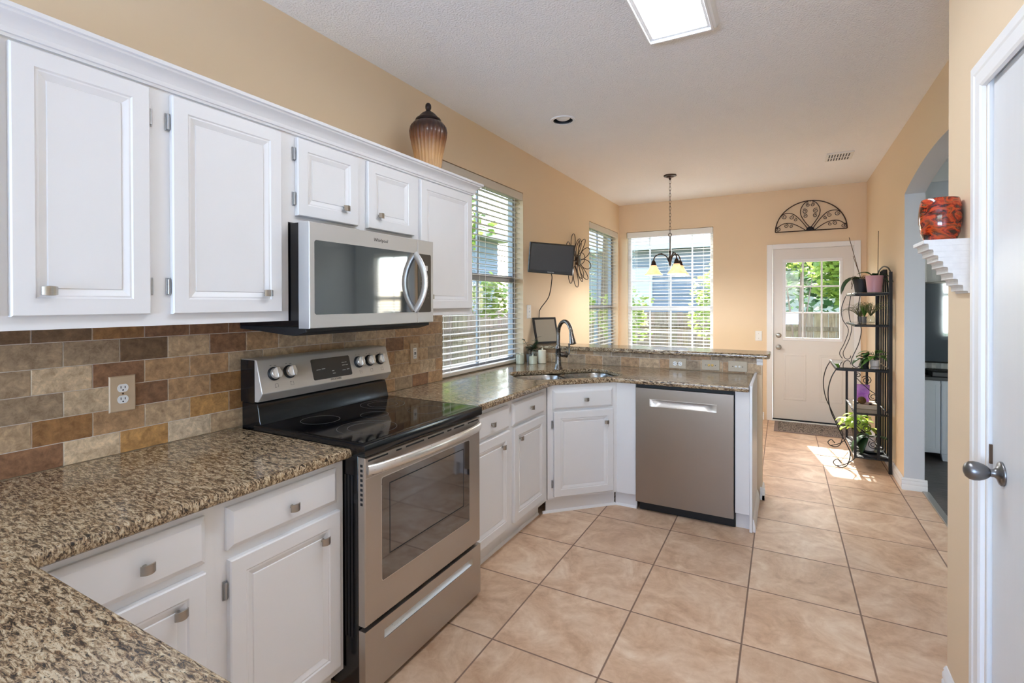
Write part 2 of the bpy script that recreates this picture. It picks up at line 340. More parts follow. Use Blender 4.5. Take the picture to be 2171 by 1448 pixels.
# ------------------------------------------------------------------ mesh building
def world_origin(o):
    p = Vector((0, 0, 0))
    while o is not None: p += o.location; o = o.parent
    return p
ID = lambda u, w, z: Vector((u, w, z))
class MB:
    def __init__(s, xf=None): s.v = []; s.f = []; s.mi = []; s.sm = []; s.tone = []; s.xf = xf; s.cur = 0; s.tn = (0.5, 0.5, 0.5)
    def add(s, verts, faces, smooth=False):
        b = len(s.v)
        for p in verts: s.v.append(Vector(s.xf(*p)) if s.xf else Vector(p))
        for f in faces:
            s.f.append([b + i for i in f]); s.mi.append(s.cur); s.sm.append(smooth); s.tone.append(s.tn)
    def box(s, x0, x1, y0, y1, z0, z1):
        s.add([(x0, y0, z0), (x1, y0, z0), (x1, y1, z0), (x0, y1, z0), (x0, y0, z1), (x1, y0, z1), (x1, y1, z1), (x0, y1, z1)],
              [(0, 3, 2, 1), (4, 5, 6, 7), (0, 1, 5, 4), (1, 2, 6, 5), (2, 3, 7, 6), (3, 0, 4, 7)])
    def loft(s, rings, cap0=True, cap1=True, smooth=True, closed=False):
        n = len(rings[0]); vs_ = [p for r in rings for p in r]; fs = []
        for i in range(len(rings) - (0 if closed else 1)):
            j = (i + 1) % len(rings)
            for k in range(n): fs.append((i * n + k, i * n + (k + 1) % n, j * n + (k + 1) % n, j * n + k))
        if not closed:
            if cap0: fs.append(tuple(reversed(range(n))))
            if cap1: fs.append(tuple((len(rings) - 1) * n + k for k in range(n)))
        s.add(vs_, fs, smooth)
    def tube(s, pts, r=0.005, n=8, closed=False, flat=None):
        pts = [Vector(p) for p in pts]; m = len(pts); rings = []
        T = []
        for i in range(m):
            a = pts[(i - 1) % m] if (closed or i > 0) else pts[i]; b = pts[(i + 1) % m] if (closed or i < m - 1) else pts[i]
            d = (b - a); T.append(d.normalized() if d.length > 1e-9 else Vector((0, 0, 1)))
        ref = Vector((0, 0, 1)) if abs(T[0].z) < 0.9 else Vector((1, 0, 0))
        N = (ref - T[0] * ref.dot(T[0])).normalized()
        for i in range(m):
            N = N - T[i] * N.dot(T[i])
            N = N.normalized() if N.length > 1e-6 else T[i].orthogonal().normalized()
            B = T[i].cross(N); ri = r[i] if isinstance(r, (list, tuple)) else r
            rings.append([tuple(pts[i] + N * cos(2 * pi * k / n) * ri + B * sin(2 * pi * k / n) * ri * (flat or 1)) for k in range(n)])
        s.loft(rings, closed=closed)
    def lathe(s, prof, c, n=32, axis=None, cap0=True, cap1=True, ripple=None):
        c = Vector(c); A = (Vector(axis) if axis else Vector((0, 0, 1))).normalized()
        X = A.orthogonal().normalized() if axis else Vector((1, 0, 0)); Y = A.cross(X)
        rings = []
        for i, (r, h) in enumerate(prof):
            ring = []
            for k in range(n):
                a = 2 * pi * k / n; rr = r
                if ripple: rr = r * (1 + ripple[1] * (ripple[2][i] if len(ripple) > 2 else 1) * abs(cos(ripple[0] * a / 2)))
                ring.append(tuple(c + A * h + X * cos(a) * rr + Y * sin(a) * rr))
            rings.append(ring)
        s.loft(rings, cap0, cap1)
    def cyl(s, p0, p1, r, n=16, r1=None):
        d = Vector(p1) - Vector(p0); s.lathe([(r, 0), (r if r1 is None else r1, d.length)], p0, n, d)
    def prism(s, poly, lo, hi, axis=2):
        n = len(poly)
        def P(p, h): return (p[0], p[1], h) if axis == 2 else ((p[0], h, p[1]) if axis == 1 else (h, p[0], p[1]))
        s.add([P(p, lo) for p in poly] + [P(p, hi) for p in poly], [tuple(range(n)), tuple(range(2 * n - 1, n - 1, -1))] + [(i, (i + 1) % n, n + (i + 1) % n, n + i) for i in range(n)])
    def panel(s, u0, u1, z0, z1, steps):
        """closed slab in the (u, w, z) frame whose front steps in by (inset, height) rings"""
        rings = []
        for ins, w in steps: rings.append([(u0 + ins, w, z0 + ins), (u1 - ins, w, z0 + ins), (u1 - ins, w, z1 - ins), (u0 + ins, w, z1 - ins)])
        s.loft(rings, smooth=False)
    def sphere(s, c, r, n=16, m=10, sc=(1, 1, 1)):
        prof = [(max(1e-4, r * sin(pi * i / m)), -r * cos(pi * i / m)) for i in range(m + 1)]
        rings = []
        for rr, h in prof: rings.append([(c[0] + rr * cos(2 * pi * k / n) * sc[0], c[1] + rr * sin(2 * pi * k / n) * sc[1], c[2] + h * sc[2]) for k in range(n)])
        s.loft(rings)
    def build(s, name, material, parent=None, bevel=0.0, seg=2, solid=0.0, sharp=38):
        me = bpy.data.meshes.new(name); off = world_origin(parent) if parent else Vector((0, 0, 0))
        me.from_pydata([v - off for v in s.v], [], s.f)
        bm = bmesh.new(); bm.from_mesh(me); bmesh.ops.recalc_face_normals(bm, faces=bm.faces); bm.to_mesh(me); bm.free()
        for i, p in enumerate(me.polygons): p.material_index = s.mi[i]; p.use_smooth = True
        me.set_sharp_from_angle(angle=radians(sharp))
        if any(t != (0.5, 0.5, 0.5) for t in s.tone):
            at = me.color_attributes.new('tone', 'FLOAT_COLOR', 'CORNER')
            for i, p in enumerate(me.polygons):
                for li in p.loop_indices: at.data[li].color = (*s.tone[i], 1)
        for m_ in (material if isinstance(material, (list, tuple)) else [material]): me.materials.append(M[m_] if isinstance(m_, str) else m_)
        o = bpy.data.objects.new(name, me); COL.objects.link(o)
        if parent: o.parent = parent
        if solid:
            md = o.modifiers.new('solid', 'SOLIDIFY'); md.thickness = solid; md.offset = 0
        if bevel:
            md = o.modifiers.new('bevel', 'BEVEL'); md.width = bevel; md.segments = seg; md.limit_method = 'ANGLE'; md.angle_limit = radians(40); md.harden_normals = False
        return o
def tag(o, label, cat, group=None, kind=None):
    o['label'] = label
    if cat: o['category'] = cat
    if group: o['group'] = group
    if kind: o['kind'] = kind
    return o
def thing(name, label, cat, loc=(0, 0, 0), group=None):
    o = bpy.data.objects.new(name, None); COL.objects.link(o); o.location = loc; o.empty_display_size = 0.1
    return tag(o, label, cat, group)
def structure(o, label=None):
    o['kind'] = 'structure'
    if label: o['label'] = label
    return o
def bx(x0, x1, y0, y1, z0, z1, xf=None):
    b = MB(xf); b.box(x0, x1, y0, y1, z0, z1); return b
def tb(pts, r=0.005, n=8, closed=False):
    b = MB(); b.tube(pts, r, n, closed); return b
def curve(pts, n=8, closed=False):
    """Catmull-Rom through the points"""
    P = [Vector(p) for p in pts]; out = []; m = len(P)
    rng = range(m if closed else m - 1)
    for i in rng:
        p0 = P[(i - 1) % m] if closed or i > 0 else P[0]; p1 = P[i]; p2 = P[(i + 1) % m]; p3 = P[(i + 2) % m] if closed or i < m - 2 else P[-1]
        for k in range(n):
            t = k / n
            out.append(0.5 * ((2 * p1) + (p2 - p0) * t + (2 * p0 - 5 * p1 + 4 * p2 - p3) * t * t + (3 * p1 - p0 - 3 * p2 + p3) * t ** 3))
    if not closed: out.append(P[-1])
    return out
def rrect(cx, cy, hx, hy, r, n=6):
    pts = []
    for sx, sy, a0 in ((1, 1, 0), (-1, 1, 90), (-1, -1, 180), (1, -1, 270)):
        for k in range(n + 1):
            a = radians(a0 + 90 * k / n); pts.append((cx + sx * (hx - r) + r * cos(a), cy + sy * (hy - r) + r * sin(a)))
    return pts
def from_curve(name, cu, material, parent=None, mw=None):
    t = bpy.data.objects.new('tmp', cu); COL.objects.link(t)
    if mw is not None: t.matrix_world = mw
    bpy.context.view_layer.update(); dg = bpy.context.evaluated_depsgraph_get()
    me = bpy.data.meshes.new_from_object(t.evaluated_get(dg)); mtx = t.matrix_world.copy()
    off = world_origin(parent) if parent else Vector((0, 0, 0))
    me.transform(Matrix.Translation(-off) @ mtx); me.name = name
    me.materials.clear(); me.materials.append(M[material])
    bpy.data.objects.remove(t); bpy.data.curves.remove(cu)
    o = bpy.data.objects.new(name, me); COL.objects.link(o)
    if parent: o.parent = parent
    return o
def slab(name, outer, holes, z0, z1, bev, material, parent=None):
    cu = bpy.data.curves.new('slab', 'CURVE'); cu.dimensions = '2D'; cu.fill_mode = 'BOTH'
    for poly in [outer] + holes:
        sp = cu.splines.new('POLY'); sp.points.add(len(poly) - 1); sp.use_cyclic_u = True
        for i, p in enumerate(poly): sp.points[i].co = (p[0], p[1], 0, 1)
    cu.extrude = (z1 - z0) / 2 - bev; cu.bevel_depth = bev; cu.bevel_resolution = 3; cu.offset = -bev
    o = from_curve(name, cu, material, parent, Matrix.Translation((0, 0, (z0 + z1) / 2)))
    for p in o.data.polygons: p.use_smooth = True
    o.data.set_sharp_from_angle(angle=radians(40))
    return o
def lettering(name, body, origin, right, up, size, material, parent, depth=0.0004, align='CENTER', shear=0):
    cu = bpy.data.curves.new('txt', 'FONT'); cu.body = body; cu.size = size; cu.extrude = depth; cu.align_x = align; cu.align_y = 'CENTER'; cu.resolution_u = 3; cu.shear = shear
    r = Vector(right).normalized(); u = Vector(up).normalized(); n = r.cross(u)
    mw = Matrix(((r.x, u.x, n.x, origin[0]), (r.y, u.y, n.y, origin[1]), (r.z, u.z, n.z, origin[2]), (0, 0, 0, 1)))
    return from_curve(name, cu, material, parent, mw)
def grid_wall(name, axis, p0, p1, us, zs, holes, mats, face_mat=None):
    """wall of cells with rectangular openings; axis 'x' = plane of constant x (u is y), 'y' = constant y (u is x)"""
    U = sorted(set([us[0], us[1]] + [h for q in holes for h in q[:2]])); Zs = sorted(set([zs[0], zs[1]] + [h for q in holes for h in q[2:]]))
    b = MB()
    solid = {}
    for i in range(len(U) - 1):
        for j in range(len(Zs) - 1):
            cu_, cz = (U[i] + U[i + 1]) / 2, (Zs[j] + Zs[j + 1]) / 2
            solid[i, j] = not any(q[0] < cu_ < q[1] and q[2] < cz < q[3] for q in holes)
    def P(p, u, z): return (p, u, z) if axis == 'x' else (u, p, z)
    def quad(a, m_):
        b.cur = m_; b.add(a, [(0, 1, 2, 3)])
    for (i, j), s_ in solid.items():
        if not s_: continue
        u0, u1, z0, z1 = U[i], U[i + 1], Zs[j], Zs[j + 1]
        quad([P(p0, u0, z0), P(p0, u1, z0), P(p0, u1, z1), P(p0, u0, z1)], 0)
        quad([P(p1, u0, z0), P(p1, u1, z0), P(p1, u1, z1), P(p1, u0, z1)], 1)
        for di, dj, e in ((-1, 0, (u0, z0, u0, z1)), (1, 0, (u1, z0, u1, z1)), (0, -1, (u0, z0, u1, z0)), (0, 1, (u0, z1, u1, z1))):
            if not solid.get((i + di, j + dj), False): quad([P(p0, e[0], e[1]), P(p1, e[0], e[1]), P(p1, e[2], e[3]), P(p0, e[2], e[3])], 2)
    bmv = b
    o = bmv.build(name, mats)
    bm = bmesh.new(); bm.from_mesh(o.data); bmesh.ops.remove_doubles(bm, verts=bm.verts, dist=1e-5); bmesh.ops.recalc_face_normals(bm, faces=bm.faces); bm.to_mesh(o.data); bm.free()
    for p in o.data.polygons: p.use_smooth = False
    return structure(o)

# ------------------------------------------------------------------ room shell
XL, YB, XR, CE = -2.018, 6.7565, 0.782, 2.745
XN, YN = 0.515, 2.35            # face and far corner of the pantry wall
ZC, ZCB = 0.8986, 0.8645         # counter top and underside
W1 = (2.703, 3.888, 0.868, 2.375); W2 = (5.563, 6.700, 0.78, 2.369); W3 = (-1.913, -0.806, 0.72, 2.369); DR = (-0.165, 0.690, 0.0, 2.064)
structure(bx(-2.14, 0.905, -2.72, 6.9, -0.12, 0).build('floor', 'floor'), 'beige stone-look square floor tiles with brown grout')
structure(bx(0.907, 3.4, 0.3, 6.6, -0.12, -0.004).build('floor', 'wood_floor'), 'dark grey wood plank floor of the room beyond the arch')
structure(bx(-2.3, 3.5, -2.9, 7.0, CE, CE + 0.12).build('ceiling', 'ceiling'), 'white textured ceiling')
grid_wall('wall_left', 'x', XL, XL - 0.13, (-2.72, 6.90), (-0.02, CE), [W1, W2], ['wall_peach', 'brick_reveal', 'wall_peach'])
grid_wall('wall_back', 'y', YB, YB + 0.14, (XL, 0.905), (-0.02, CE), [W3, DR], ['wall_peach', 'brick_reveal', 'wall_peach'])
grid_wall('wall_pantry', 'x', XN, XN + 0.13, (-2.72, YN), (-0.02, CE), [(1.075, 1.955, -1, 2.075)], ['wall_peach', 'wall_grey', 'wall_peach'])
structure(bx(XN + 0.131, XR - 0.001, YN - 0.13, YN, 0, CE).build('wall_return', 'wall_peach'))
RW = (-1.9, 0.35, 0.75, 2.35)  # opening for an added, unseen window that admits the rear fill lamp
grid_wall('wall_behind', 'y', -2.6, -2.72, (XL, XN), (-0.02, CE), [RW], ['wall_peach', 'wall_peach', 'trim_white'])
# right wall with the arched opening
arch = [(4.733, 2.225)] + [(4.733 - 2.10 * k / 20, 2.225 + 0.138 * sin(pi * k / 20) ** 0.85) for k in range(1, 20)] + [(2.633, 2.225)]
poly = [(YN, 0), (2.633, 0), *reversed(arch), (4.733, 0), (6.7565, 0), (6.7565, CE), (YN, CE)]
b = MB(); b.prism(poly, XR, 0.905, axis=0)
o = b.build('wall_right', ['wall_peach', 'wall_grey'])
for p in o.data.polygons:
    if p.normal.x > 0.5 or abs(p.normal.x) < 0.5: p.material_index = 1
structure(o, 'peach wall with a wide shallow arch, grey inside the opening')
# the grey room beyond the arch
grid_wall('wall_far', 'y', 6.3, 6.4, (0.906, 3.4), (0, CE), [(2.20, 2.96, 0.85, 2.25)], ['wall_grey', 'wall_grey', 'trim_white'])
structure(bx(3.4, 3.5, 0.3, 6.4, 0, CE).build('wall_side', 'wall_grey'))
grid_wall('wall_front', 'y', 0.5, 0.4, (0.906, 3.4), (0, CE), [(2.42, 3.26, 0.75, 2.35)], ['wall_grey', 'wall_grey', 'trim_white'])
b = MB(); b.prism([(6.3, 2.59), (6.285, 2.59), (6.275, 2.62), (6.19, 2.72), (6.17, 2.745), (6.3, 2.745)], 0.907, 3.39, axis=0); structure(b.build('trim_1', 'trim_white'), 'white crown moulding in the grey room')

def base_profile(d0, sgn):  # (offset, z) profile of a baseboard
    return [(d0, 0), (d0 + sgn * .016, 0), (d0 + sgn * .016, .034), (d0 + sgn * .012, .040), (d0 + sgn * .014, .046), (d0 + sgn * .014, .062), (d0 + sgn * .009, .070), (d0 + sgn * .011, .076), (d0 + sgn * .004, .088), (d0, .088)]
def baseboard(name, axis, d0, sgn, lo, hi):
    b = MB()
    if axis == 'x': b.prism([(d, z) for d, z in base_profile(d0, sgn)], lo, hi, axis=1)
    else: b.prism([(d, z) for d, z in base_profile(d0, sgn)], lo, hi, axis=0)
    return structure(b.build(name, 'trim_white'))
baseboard('baseboard_right', 'x', XR, -1, 4.75, YB - 0.001)
baseboard('baseboard_back', 'y', YB, -1, -0.30, -0.232)
baseboard('baseboard_left', 'x', XL, 1, 4.115, YB - 0.02)
baseboard('baseboard_back', 'y', YB, -1, XL + 0.02, -0.31)
baseboard('baseboard_pantry', 'x', XN, -1, 2.06, YN)
b = MB(); b.prism([(4.733, 0), (4.717, 0), (4.717, .034), (4.721, .040), (4.719, .046), (4.719, .062), (4.724, .070), (4.722, .076), (4.729, .088), (4.733, .088)], XR - 0.016, 0.921, axis=0)
structure(b.build('baseboard_pillar', 'trim_white'), 'white baseboard wrapping the end of the arch wall')
structure(bx(0.888, 0.93, 2.64, 4.715, -0.003, 0.009).build('trim_2', 'steel_trim', bevel=0.003), 'metal threshold strip under the arch')

# ------------------------------------------------------------------ windows
def window(name, label, axis, p, u0, u1, z0, z1, rail, frame_mat, verts=(), horiz=(), d=0.05, fw=0.045, low_horiz=()):
    """double-hung window in the opening: frame, two sashes' bars, one pane each"""
    t = bpy.data.objects.new(name, None); COL.objects.link(t); t.location = (p, (u0 + u1) / 2, z0) if axis == 'x' else ((u0 + u1) / 2, p, z0)
    structure(t, label)
    sg = -1 if axis == 'x' else 1
    def B(b, a0, a1, q0, q1, c0, c1):
        lo, hi = sorted((p + sg * q0, p + sg * q1))
        if axis == 'x': b.box(lo, hi, a0, a1, c0, c1)
        else: b.box(a0, a1, lo, hi, c0, c1)
    f = MB()
    B(f, u0, u0 + fw, 0, d, z0, z1); B(f, u1 - fw, u1, 0, d, z0, z1); B(f, u0 + fw, u1 - fw, 0, d, z1 - fw, z1); B(f, u0 + fw, u1 - fw, 0, d, z0, z0 + fw)
    f.build('window_frame', frame_mat, t, bevel=0.003)
    r = MB(); B(r, u0 + fw, u1 - fw, 0.006, 0.036, rail - 0.027, rail + 0.027); r.build('meeting_rail', frame_mat, t, bevel=0.003)
    if verts or horiz:
        m = MB()
        for v in verts: B(m, v - .009, v + .009, 0.012, 0.028, z0 + fw, z1 - fw)
        for h in horiz: B(m, u0 + fw, u1 - fw, 0.013, 0.027, h - .009, h + .009)
        m.build('muntin_grid', frame_mat, t)
    for nm, c0, c1 in (('pane', z0 + fw, rail - .02), ('pane', rail + .02, z1 - fw)):
        g = MB(); B(g, u0 + fw, u1 - fw, 0.018, 0.022, c0, c1); g.build(nm, 'pane', t)
    return t
window('window_1', 'tall grey-framed window behind the sink blind', 'x', -2.098, *W1[:2], W1[2] + 0.034, W1[3], 1.62, 'vinyl_grey', verts=(3.30,))
window('window_2', 'narrow grey-framed window at the breakfast corner', 'x', -2.098, *W2, 1.36, 'vinyl_grey', verts=(6.13,))
window('window_3', 'white gridded window on the back wall', 'y', YB + 0.07, *W3, 1.334, 'vinyl', verts=(-1.618, -1.345, -1.073), horiz=(2.02, 1.70, 1.02))
window('window_4', 'wide unseen window added behind the viewer to let fill light in', 'y', -2.66, *RW, 1.55, 'vinyl', verts=(-0.78,), d=0.05)
window('window_5', 'front window of the grey room', 'y', 0.43, 2.42, 3.26, 0.75, 2.35, 1.55, 'vinyl', verts=(2.84,), d=-0.04)

window('window_6', 'blind-covered window on the far wall of the grey room', 'y', 6.345, 2.20, 2.96, 0.85, 2.25, 1.5, 'vinyl', verts=(2.58,))

def blind(name, label, axis, p, sg, u0, u1, ztop, zbot, zval, material, group, sd=0.05, wand=None, pitch=0.0437, tilt=4):
    """venetian blind: valance, one slat mesh, bottom rail, ladder cords, tilt wand; p = room-side plane, sg points into the recess"""
    t = thing(name, label, 'window blind', (p, (u0 + u1) / 2, zbot) if axis == 'x' else ((u0 + u1) / 2, p, zbot), group)
    xf = (lambda u, w, z: (p + sg * w, u, z)) if axis == 'x' else (lambda u, w, z: (u, p + sg * w, z))
    b = MB(xf); b.prism([(0, 0)], 0, 0) if False else None
    for pr in [[(-.004, zval), (-.004, ztop - .012), (.001, ztop - .004), (.001, ztop), (.016, ztop), (.016, zval)]]:
        b.loft([[(u, w, z) for w, z in pr] for u in (u0 + .002, u1 - .002)], smooth=False)
    b.build('valance', material, t, bevel=0.002)
    bx(u0 + .01, u1 - .01, .02, .02 + sd, ztop - .055, ztop - .004, xf).build('headrail', material, t)
    s_ = MB(xf); z = ztop - .085; k = 0
    a = radians(tilt)
    while z > zbot + .035:
        ring = []
        for u in (u0 + .012, u1 - .012):
            ring.append([(u, .02 + sd / 2 + q * cos(a) * sd / 2, z + q * sin(a) * sd / 2 + (1 - q * q) * .002 + e) for q, e in ((-1, 0), (0, 0), (1, 0), (1, -.0025), (0, -.0025), (-1, -.0025))])
        s_.loft(ring, smooth=False); z -= pitch
    s_.build('slats', material, t)
    bx(u0 + .012, u1 - .012, .018, .022 + sd, zbot + .002, zbot + .026, xf).build('bottom_rail', material, t, bevel=0.003)
    nl = 3 if u1 - u0 > 1.0 else 2
    for i in range(nl):
        u = u0 + .12 + (u1 - u0 - .24) * i / (nl - 1)
        c = MB(xf)
        c.box(u - .0014, u + .0014, .017, .0185, zbot + .02, ztop - .05); c.box(u - .0014, u + .0014, .0215 + sd, .023 + sd, zbot + .02, ztop - .05)
        c.build('ladder_cord', 'slat_white', t)
    if wand:
        w_ = MB(xf); w_.tube([(wand, .012, ztop - .06), (wand, .010, ztop - .8)], .004, 6); w_.build('tilt_wand', 'plastic_white', t)
    return t
blind('window_blind', 'long ivory venetian blind beside the upper cabinets, above the sink', 'x', XL - .002, -1, W1[0] + .004, W1[1] - .004, 2.37, 0.903, 2.305, 'slat', 'venetian blinds')
blind('window_blind', 'narrow ivory venetian blind in the left wall near the corner', 'x', XL - .002, -1, W2[0] + .004, W2[1] - .004, 2.365, 0.80, 2.295, 'slat', 'venetian blinds')
blind('window_blind', 'bright white venetian blind on the back wall behind the chandelier', 'y', YB + .002, 1, W3[0] + .004, W3[1] - .004, 2.365, 0.74, 2.29, 'slat_white', 'venetian blinds', sd=.044)

# ------------------------------------------------------------------ cabinets
LEFT_UP = lambda u, w, z: (-1.690 + w, u, z)
LEFT_LOW = lambda u, w, z: (-1.395 + w, u, z)
Q = sqrt(0.5)
DIAG = lambda u, w, z: (Q * (u - (3.125 - w)), Q * (u + (3.125 - w)), z)   # corner front at 45 degrees, u along it
PEN = lambda u, w, z: (u, 3.390 - w, z)
NEARLEG = lambda u, w, z: (u, 0.355 + w, z)
DOOR = [(0, 0.0005), (0, .0165), (.0035, .020), (.046, .020), (.050, .0165), (.0545, .0172), (.058, .016), (.0715, .0105), (.0735, .0135), (.078, .0135)]
DRAWER = [(0, 0.0005), (0, .010), (.003, .0125), (.013, .0185), (.015, .0195), (.02, .0195)]
def cab_knob(xf, u, w, z, parent):
    b = MB(xf)
    b.loft([[(u + .0045 * cos(k * pi / 5) * r, w + d, z + .0045 * sin(k * pi / 5) * r) for k in range(10)] for d, r in ((0, 1.5), (.003, 1.2), (.012, 1.0), (.018, 1.4))])
    rings = []                                                   # bowed rectangular plate
    for i in range(11):
        q = -1 + 2 * i / 10; h = .0125 - .0015 * q * q
        d = .0165 + .0075 * (1 - q * q)
        rings.append([(u + q * .0165, w + d, z - h), (u + q * .0165, w + d + .0035, z - h * .96), (u + q * .0165, w + d + .0035, z + h * .96), (u + q * .0165, w + d, z + h)])
    b.loft(rings)
    return b.build('knob', 'nickel', parent, sharp=50)
def cab_hinge(xf, u, sgn, z, parent):
    b = MB(xf)
    b.box(min(u, u + sgn * .013), max(u, u + sgn * .013), .0003, .004, z - .027, z + .027)
    b.loft([[(u + sgn * (.006 + .0052 * cos(k * pi / 5)), .006 + .0052 * sin(k * pi / 5), z + dz) for k in range(10)] for dz in (-.024, .024)])
    h = b.build('hinge', 'hinge', parent, bevel=.0012)
    return h
def cabinet(name, label, cat, xf, u0, u1, z0, z1, depth, doors=(), drawers=(), kick=None, group=None, bdepth=None):
    t = thing(name, label, cat, xf((u0 + u1) / 2, -depth / 2, 0 if kick else z0), group)
    bx(u0, u1 + .001, -(bdepth or depth), 0, z0, z1, xf).build('body', 'white_paint', t)
    if kick: bx(u0 + .0005, u1 - .0005, -depth, -kick, 0.0, z0 - .0005, xf).build('toe_kick', 'white_paint', t)
    for a, c, e, f, side, kn in doors:
        d = MB(xf); d.panel(a, c, e, f, DOOR); d = d.build('door', 'white_paint', t, sharp=25)
        if kn: cab_knob(xf, kn[0], .0135 if a + .07 < kn[0] < c - .07 else .0185, kn[1], d)
        if side:
            for hz in (e + .085, f - .085) if f - e > .4 else (e + .065, f - .065):
                cab_hinge(xf, a if side < 0 else c, side, hz, d)
    for a, c, e, f, kn in drawers:
        d = MB(xf); d.panel(a, c, e, f, DRAWER); d = d.build('drawer', 'white_paint', t, sharp=25)
        if kn: cab_knob(xf, kn[0], .0195, kn[1], d)
    return t
g = 'white upper cabinets along the left wall'
UB, UT, UD = 1.346, 2.10, 0.326
cabinet('upper_cabinet', 'white upper cabinet at the far left edge, mostly out of view', 'cabinet', LEFT_UP, 0.03, 0.478, UB, UT, UD, [(.055, .462, 1.381, 2.062, 0, (.115, 1.447))], group=g)
cabinet('upper_cabinet', 'white upper cabinet whose door has its knob at bottom left and hinges at right', 'cabinet', LEFT_UP, .479, .833, UB, UT, UD, [(.487, .797, 1.381, 2.062, 1, (.557, 1.447))], group=g)
cabinet('upper_cabinet', 'white upper cabinet with exposed hinges at left, just left of the microwave', 'cabinet', LEFT_UP, .834, 1.282, UB, UT, UD, [(.859, 1.243, 1.381, 2.062, -1, (1.174, 1.451))], group=g)
cabinet('upper_cabinet', 'short white upper cabinet with two small doors over the microwave', 'cabinet', LEFT_UP, 1.283, 2.046, 1.7285, UT, UD, [(1.314, 1.629, 1.757, 2.062, -1, (1.552, 1.822)), (1.689, 2.014, 1.757, 2.062, 0, (1.762, 1.822))], group=g)
cabinet('upper_cabinet', 'white upper cabinet at the end of the run, beside the window blind', 'cabinet', LEFT_UP, 2.047, 2.5765, UB, UT, UD, [(2.066, 2.546, 1.381, 2.062, 0, (2.142, 1.447))], group=g)
t = thing('crown_moulding', 'white crown moulding along the top of the upper cabinets', 'moulding', (-1.69, 1.0, 2.075))
prof = [(0.0005, 2.072), (.008, 2.072), (.009, 2.080), (.014, 2.081), (.016, 2.088), (.016, 2.093), (.020, 2.102), (.027, 2.112), (.036, 2.119), (.043, 2.123), (.045, 2.129), (.052, 2.131), (.053, 2.142), (.0005, 2.142)]
b = MB(); b.loft([[(-1.69 + d, -.5, z) for d, z in prof], [(-1.69 + d, 2.578 + d, z) for d, z in prof], [(XL + .003, 2.578 + d, z) for d, z in prof]], smooth=False)
b.build('moulding', 'white_paint', t, sharp=20)

LB, LT, LD = .100, .8640, .605
g = 'white base cabinets'
cabinet('base_cabinet', 'white base cabinet in the near corner, partly behind the counter end', 'cabinet', LEFT_LOW, .372, .8195, LB, LT, LD, [(.46, .787, .132, .685, 0, (.716, .612))], [(.46, .788, .708, .836, (.637, .769))], kick=.062, group=g)
cabinet('base_cabinet', 'white base cabinet with a hinge at left, just left of the range', 'cabinet', LEFT_LOW, .820, 1.277, LB, LT, LD, [(.853, 1.251, .132, .685, -1, (1.178, .608))], [(.848, 1.241, .714, .836, (1.053, .769))], kick=.062, group=g)
cabinet('base_cabinet', 'white base cabinet just right of the range, knob at its door\'s right', 'cabinet', LEFT_LOW, 2.042, 2.508, LB, LT, LD, [(2.085, 2.488, .138, .688, 0, (2.403, .614))], [(2.085, 2.484, .703, .833, (2.282, .767))], kick=.062, group=g)
cabinet('base_cabinet', 'white base cabinet beside the angled sink front, knob at its door\'s left', 'cabinet', LEFT_LOW, 2.509, 3.018, LB, LT, LD, [(2.540, 2.957, .136, .685, 0, (2.613, .615))], [(2.531, 2.953, .703, .833, (2.748, .772))], kick=.062, group=g, bdepth=.05)
t = cabinet('sink_cabinet', 'white angled corner base cabinet below the sink', 'cabinet', DIAG, 1.156, 1.668, LB, LT, .05, bdepth=.022, doors= [(1.196, 1.634, .119, .686, -1, (1.575, .600))], drawers=[(1.192, 1.630, .700, .828, (1.426, .762))], kick=.036, group=g)
bx(-1.031, -.8985, 3.390, 3.41, LB, LT).build('filler_panel', 'white_paint', t, bevel=.001)
bx(-1.05, -.8985, 3.424, 3.44, 0, LB).build('toe_kick', 'white_paint', t)
t = thing('end_panel', 'white end panel of the peninsula, right of the dishwasher', 'panel', (-.23, 3.6, 0))
bx(-.277, -.1975, 3.390, 3.43, .104, .8635).build('filler_panel', 'white_paint', t, bevel=.001)
bx(-.277, -.1975, 3.436, 3.45, 0, .103).build('toe_kick', 'white_paint', t)
b = MB(); b.prism([(3.386, 0), (3.974, 0), (3.974, .912), (3.42, .906), (3.395, .897), (3.386, .88)], -.197, -.180, axis=0); b.build('side_panel', 'white_paint', t, bevel=.002)
b = MB(); b.prism([(-.1795, 0), (-.164, 0), (-.164, .03), (-.168, .05), (-.172, .07), (-.1795, .085)], 3.40, 3.955, axis=1); b.build('shoe_moulding', 'trim_white', t)
cabinet('base_cabinet', 'white base cabinet under the near counter leg, hidden by its edge', 'cabinet', NEARLEG, -1.30, -.50, LB, LT, .60, [(-1.27, -.92, .13, .685, 0, None), (-.88, -.53, .13, .685, 0, None)], kick=.06, group=g)
# quarter-round shoe along the toe kicks
b = MB(); sh = [(0, 0), (.012, 0), (.011, .006), (.007, .012), (0, .016)]
b.loft([[(-1.4565 + d, y, z) for d, z in sh] for y in (2.046, 3.005)], smooth=False)
b.loft([[DIAG(u, -.0355 + d, z) for d, z in sh] for u in (1.13, 1.676)], smooth=False)
b.loft([[PEN(u, -.0335 + d, z) for d, z in sh] for u in (-1.045, -.8985)], smooth=False)
structure(b.build('trim_3', 'trim_white'), 'thin white shoe moulding at the foot of the base cabinets')

